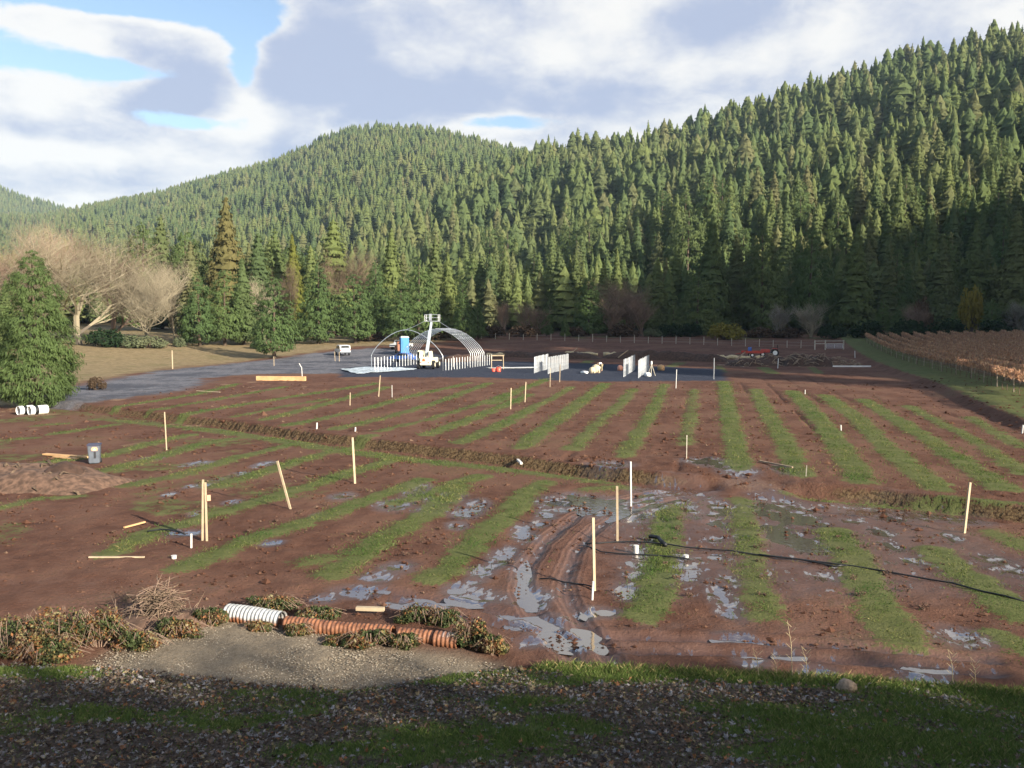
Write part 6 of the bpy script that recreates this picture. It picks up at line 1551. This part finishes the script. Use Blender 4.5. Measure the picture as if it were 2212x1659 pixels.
for i, a in enumerate([
    (20, 1408, 120, 92, 'dark bramble bush cut by the left picture edge', .74), (130, 1398, 95, 98, 'tall bramble bush with orange leaves at the left', .60), (215, 1392, 80, 92, 'bramble bush with pale leaves left of the bare soil slope', .58),
    (300, 1400, 70, 48, 'low bramble below the dry brush pile', .66), (385, 1372, 70, 44, 'bramble with orange leaves in front of the dry brush pile', .60), (455, 1348, 52, 42, 'dark bramble left of the rusty culvert', .72),
    (90, 1425, 110, 60, 'low reddish bramble in front of the left bushes', .50), (505, 1332, 28, 30, 'small bramble over the left end of the culvert', .45),
    (585, 1318, 75, 38, 'wide bramble arching behind the pale culvert piece', .50), (690, 1336, 60, 30, 'dark bramble behind the middle of the culvert', .78),
    (800, 1395, 65, 42, 'yellow and green bramble in front of the culvert', .66), (870, 1398, 45, 36, 'green bramble right of the yellow one, in front of the culvert', .80),
    (905, 1345, 60, 42, 'bramble with an orange leaf cluster behind the culvert', .66), (960, 1352, 50, 48, 'green bramble behind the open culvert end', .70),
    (1020, 1398, 58, 66, 'yellowing bramble at the open end of the culvert', .55), (1065, 1412, 40, 50, 'brown bramble at the edge of the wheel ruts', .40), (560, 1360, 42, 20, 'low brown weeds in front of the pale culvert piece', .35), (645, 1370, 38, 30, 'ragged weeds over the joint of the two left culvert pieces', .40), (735, 1388, 46, 18, 'thin low bramble under the longest culvert piece', .55)]):
    bramble(*a[:5], 700 + i, green=a[5])
# dry brush
p = at(345, 1338); e = empty('dry_brush_pile', p); tag(e, 'orange-brown pile of dry twigs behind the brambles', 'brush pile'); r3 = random.Random(8); m = MB(); m2 = MB()
for i in range(360):
    a = r3.uniform(0, 6.28); rr = abs(r3.gauss(0, .42)); hh = max(.03, .95 - rr * 1.0) * r3.random(); q_ = Vector((math.cos(a) * rr * 1.3, math.sin(a) * rr * .8, hh))
    dv = Vector((r3.gauss(0, 1), r3.gauss(0, 1), r3.gauss(.25, .5))).normalized() * r3.uniform(.15, .55); (m if i % 2 else m2).tube([q_ - dv, q_ + Vector((0, 0, .04)), q_ + dv], [.010, .008, .004], 3, cap=False)
m.build('twigs', MATS['rust_twigs'], e)['kind'] = 'stuff'; m2.build('dead_stalks', MATS['brown_twigs'], e)['kind'] = 'stuff'
mound('earth_bank', (240, 1352), (480, 1335), 1.6, .45, '', 'dug_soil', 21, kind='structure')
# culvert
m = bpy.data.materials.new('rusty_steel'); m.use_nodes = True; q = NT(m.node_tree); b = m.node_tree.nodes['Principled BSDF']
ox, oy, oz = q.sep(q.obj()); n1_ = q.noise(q.obj(), 2.2, 4, .6); n2_ = q.noise(q.obj(), 9, 4)
rust = q.mix(q.ss(n2_, .3, .7), (0.12, 0.048, 0.026), (0.31, 0.13, 0.062)); zinc = q.mix(q.ss(n2_, .35, .7), (0.38, 0.38, 0.37), (0.58, 0.58, 0.57))
oi = q.n('ShaderNodeObjectInfo').outputs['Color']; so = q.n('ShaderNodeSeparateColor'); q.put(so.inputs[0], oi)
fz = q.ss(q.m('ADD', q.m('MULTIPLY', oz, 2.6), q.m('ADD', q.m('MULTIPLY', q.m('SUBTRACT', n1_, .5), 1.8), q.m('SUBTRACT', q.m('MULTIPLY', so.outputs[0], 2.0), 1.6))), -.12, .22)
q.put(b.inputs['Base Color'], q.mix(fz, rust, zinc)); q.put(b.inputs['Metallic'], q.m('MULTIPLY', fz, .35)); b.inputs['Roughness'].default_value = .6
def culvert(px, rad, label, zinc_, flare=False):
    W_ = [at(u, v) for u, v in px]
    pts = []; 
    for a, b_ in zip(W_[:-1], W_[1:]):
        n = max(2, int((b_ - a).length / .0165))
        pts += [a.lerp(b_, i / n) for i in range(n)]
    pts.append(W_[-1]); c_ = W_[0].copy(); c_.z += rad * .62
    rr = [rad * (1 + .06 * math.sin(2 * math.pi * i * .0165 / .105)) * (1 + .05 * math.sin(i * .05)) for i in range(len(pts))]
    P_ = [q_ - W_[0] for q_ in pts]
    mb = MB().tube(P_, rr, 20, cap=False); n0 = len(mb.V)
    mb.tube(list(reversed(P_)), [r_ * .93 for r_ in reversed(rr)], 20, cap=False)
    o = mb.build('culvert_pipe', m, loc=c_, smooth=True); o.color = (zinc_, 0, 0, 1); return tag(o, label, 'pipe', 'old corrugated culvert pieces')
culvert([(492, 1336), (550, 1344), (610, 1352)], .225, 'corrugated culvert piece with a pale zinc top, left end of the row', .80)
culvert([(618, 1356), (690, 1364), (780, 1372), (850, 1378)], .175, 'longest rusty corrugated culvert piece in the middle of the row', .30)
culvert([(862, 1380), (900, 1384), (938, 1388)], .165, 'short rusty culvert piece between brambles', .10)
culvert([(940, 1390), (992, 1396)], .185, 'corrugated culvert piece with open pale end at the right', .50)

# gravel yard stones and a little weed
n = 16000; pm_lo, pm_hi = P_YARD.min(0), P_YARD.max(0); x = r2.uniform(pm_lo[0], pm_hi[0], n); y = r2.uniform(max(pm_lo[1], 16), pm_hi[1], n)
k = (poly_sd(x, y, P_YARD) > .1) & (np.interp(x, FOOT[:, 0], FOOT[:, 1]) < y + .3); x, y = x[k], y[k]; n = len(x)
oc = np.array([(1, 0, 0), (-1, 0, 0), (0, 1, 0), (0, -1, 0), (0, 0, 1), (0, 0, -1)], float); of = np.array([(0, 2, 4), (2, 1, 4), (1, 3, 4), (3, 0, 4), (2, 0, 5), (1, 2, 5), (3, 1, 5), (0, 3, 5)])
s3 = r2.uniform(.006, .022, (n, 1, 1)) * r2.uniform(.6, 1.3, (n, 6, 1)); V = oc[None] * s3 * np.array([1.2, 1, .7]) + np.stack([x, y, H(x, y)], -1)[:, None, :]
col_ = np.array([(.32, .27, .20), (.22, .18, .13), (.38, .33, .26), (.16, .12, .09)])[r2.integers(0, 4, n)]
tag(link('gravel', mesh_np('gravel', V.reshape(-1, 3), [(of[None] + (np.arange(n) * 6)[:, None, None]).reshape(-1, 3)], [MATS['litter_leaf']], fcol=np.repeat(col_, 8, 0))), 'loose tan gravel on the small yard', 'gravel', kind='stuff')
# clods strewn over the worked ground
n = 16000; y = 19 * (95 / 19) ** r2.random(n); x = r2.uniform(-.62, .62, n) * y
k = (grass_soft(x, y) < .35) & (y > np.interp(x, FOOT[:, 0], FOOT[:, 1]) + .5) & (poly_sd(x, y, P_YARD) < 0) & (poly_sd(x, y, P_ROAD) < 0) & (fbm(x * .9, y * .9, 123, 3) > -.02); x, y = x[k], y[k]; n = len(x)
s3 = (r2.gamma(2.0, .013, (n, 1, 1)) + .008) * np.clip(y / 30, .8, 1.8)[:, None, None] * r2.uniform(.6, 1.4, (n, 6, 1)); V = oc[None] * s3 * np.array([1.3, 1, .75]) + np.stack([x, y, H(x, y) + .002], -1)[:, None, :]
col_ = np.array([(.13, .064, .043), (.09, .045, .031), (.16, .088, .06), (.20, .13, .09)])[r2.choice(4, n, p=[.4, .3, .24, .06])]
tag(link('clods', mesh_np('clods', V.reshape(-1, 3), [(of[None] + (np.arange(n) * 6)[:, None, None]).reshape(-1, 3)], [MATS['grass_blades']], fcol=np.repeat(col_, 8, 0))), 'crumbs of brown soil strewn over the bare beds', 'soil', kind='stuff')
# dead stalks at the right rim of the bank and a stone
for i, (u, v, h, lb) in enumerate(((1712, 1462, 1.25, 'tallest dry stalk at the right rim of the bank'), (1745, 1466, .7, 'short dry stalk right of the tallest one'), (1640, 1462, .6, 'dry stalk left of the tallest one'), (1680, 1460, .5, 'small dry stalk beside the tallest one'), (2060, 1478, .8, 'dry stalk near the right picture edge'), (2110, 1484, .65, 'last dry stalk near the right picture edge'))):
    x_, y_ = ray_flat(u, v, .1); z_ = float(bank_h(np.array(x_), np.array(y_))); m = MB().tube([(0, 0, -.05), (-.04, .02, h * .6), (-.13, .03, h)], [.009, .007, .003], 4)
    for j in range(7):
        zz = h * (.35 + .09 * j); sg_ = 1 if j % 2 else -1; m.tube([(-.04, .02, zz), (-.04 + sg_ * .10, .03, zz + .10)], .004, 3)
    tag(m.build('dry_stalk', MATS['pale_straw'], loc=(x_, y_, z_)), lb, 'plant', 'dry stalks on the bank')
x_, y_ = ray_flat(1830, 1496, .15); lump('stone', (x_, y_, float(bank_h(np.array(x_), np.array(y_))) - .02), .20, .15, .16, 'dead_wood', 'rounded pale stone in the grass at the right rim of the bank', 'stone', 17)

# dense pines on the rise behind the camera; they throw the shade that lies over the bank
PINEC = bpy.data.collections.new('belt_tree_kinds')
for k in range(4, 8): PINEC.objects.link(bpy.data.objects.new('belt_pine_kind', HI[k][0]))
bp = []; bh = []
for i in range(46):
    xe = -21 + .9 * i; row = i % 3
    L_ = 54 + row * 4; yb = 17.6 - .676 * L_; xb = xe + .737 * L_
    gzb = float(bank_h(np.array(xb), np.array(yb))); bp.append((xb, yb, gzb - .2)); bh.append((.1 + L_ * math.tan(SUN_EL) + random.uniform(-.5, .9) - gzb) * 1.0)
tag(forest('pine_belt', np.array(bp), np.array(bh), 12, PINEC, 1.25, 1.4), 'dense pine belt on the rise behind the viewpoint', 'forest', kind='stuff')

# ------------------------------------------------------------------ air
mh = bpy.data.materials.new('thin_haze'); mh.use_nodes = True; q = NT(mh.node_tree); q.t.nodes.clear()
pvn = q.n('ShaderNodeVolumePrincipled'); pvn.inputs['Color'].default_value = (0.55, 0.75, 1.0, 1); pvn.inputs['Density'].default_value = 0.000065
pvn.inputs['Anisotropy'].default_value = 0.0
oo = q.n('ShaderNodeOutputMaterial'); q.t.links.new(pvn.outputs[0], oo.inputs['Volume'])
hb = MB().box((0, 2000, 221), (8000, 9000, 462))
hz = hb.build('haze', mh); tag(hz, kind='stuff')
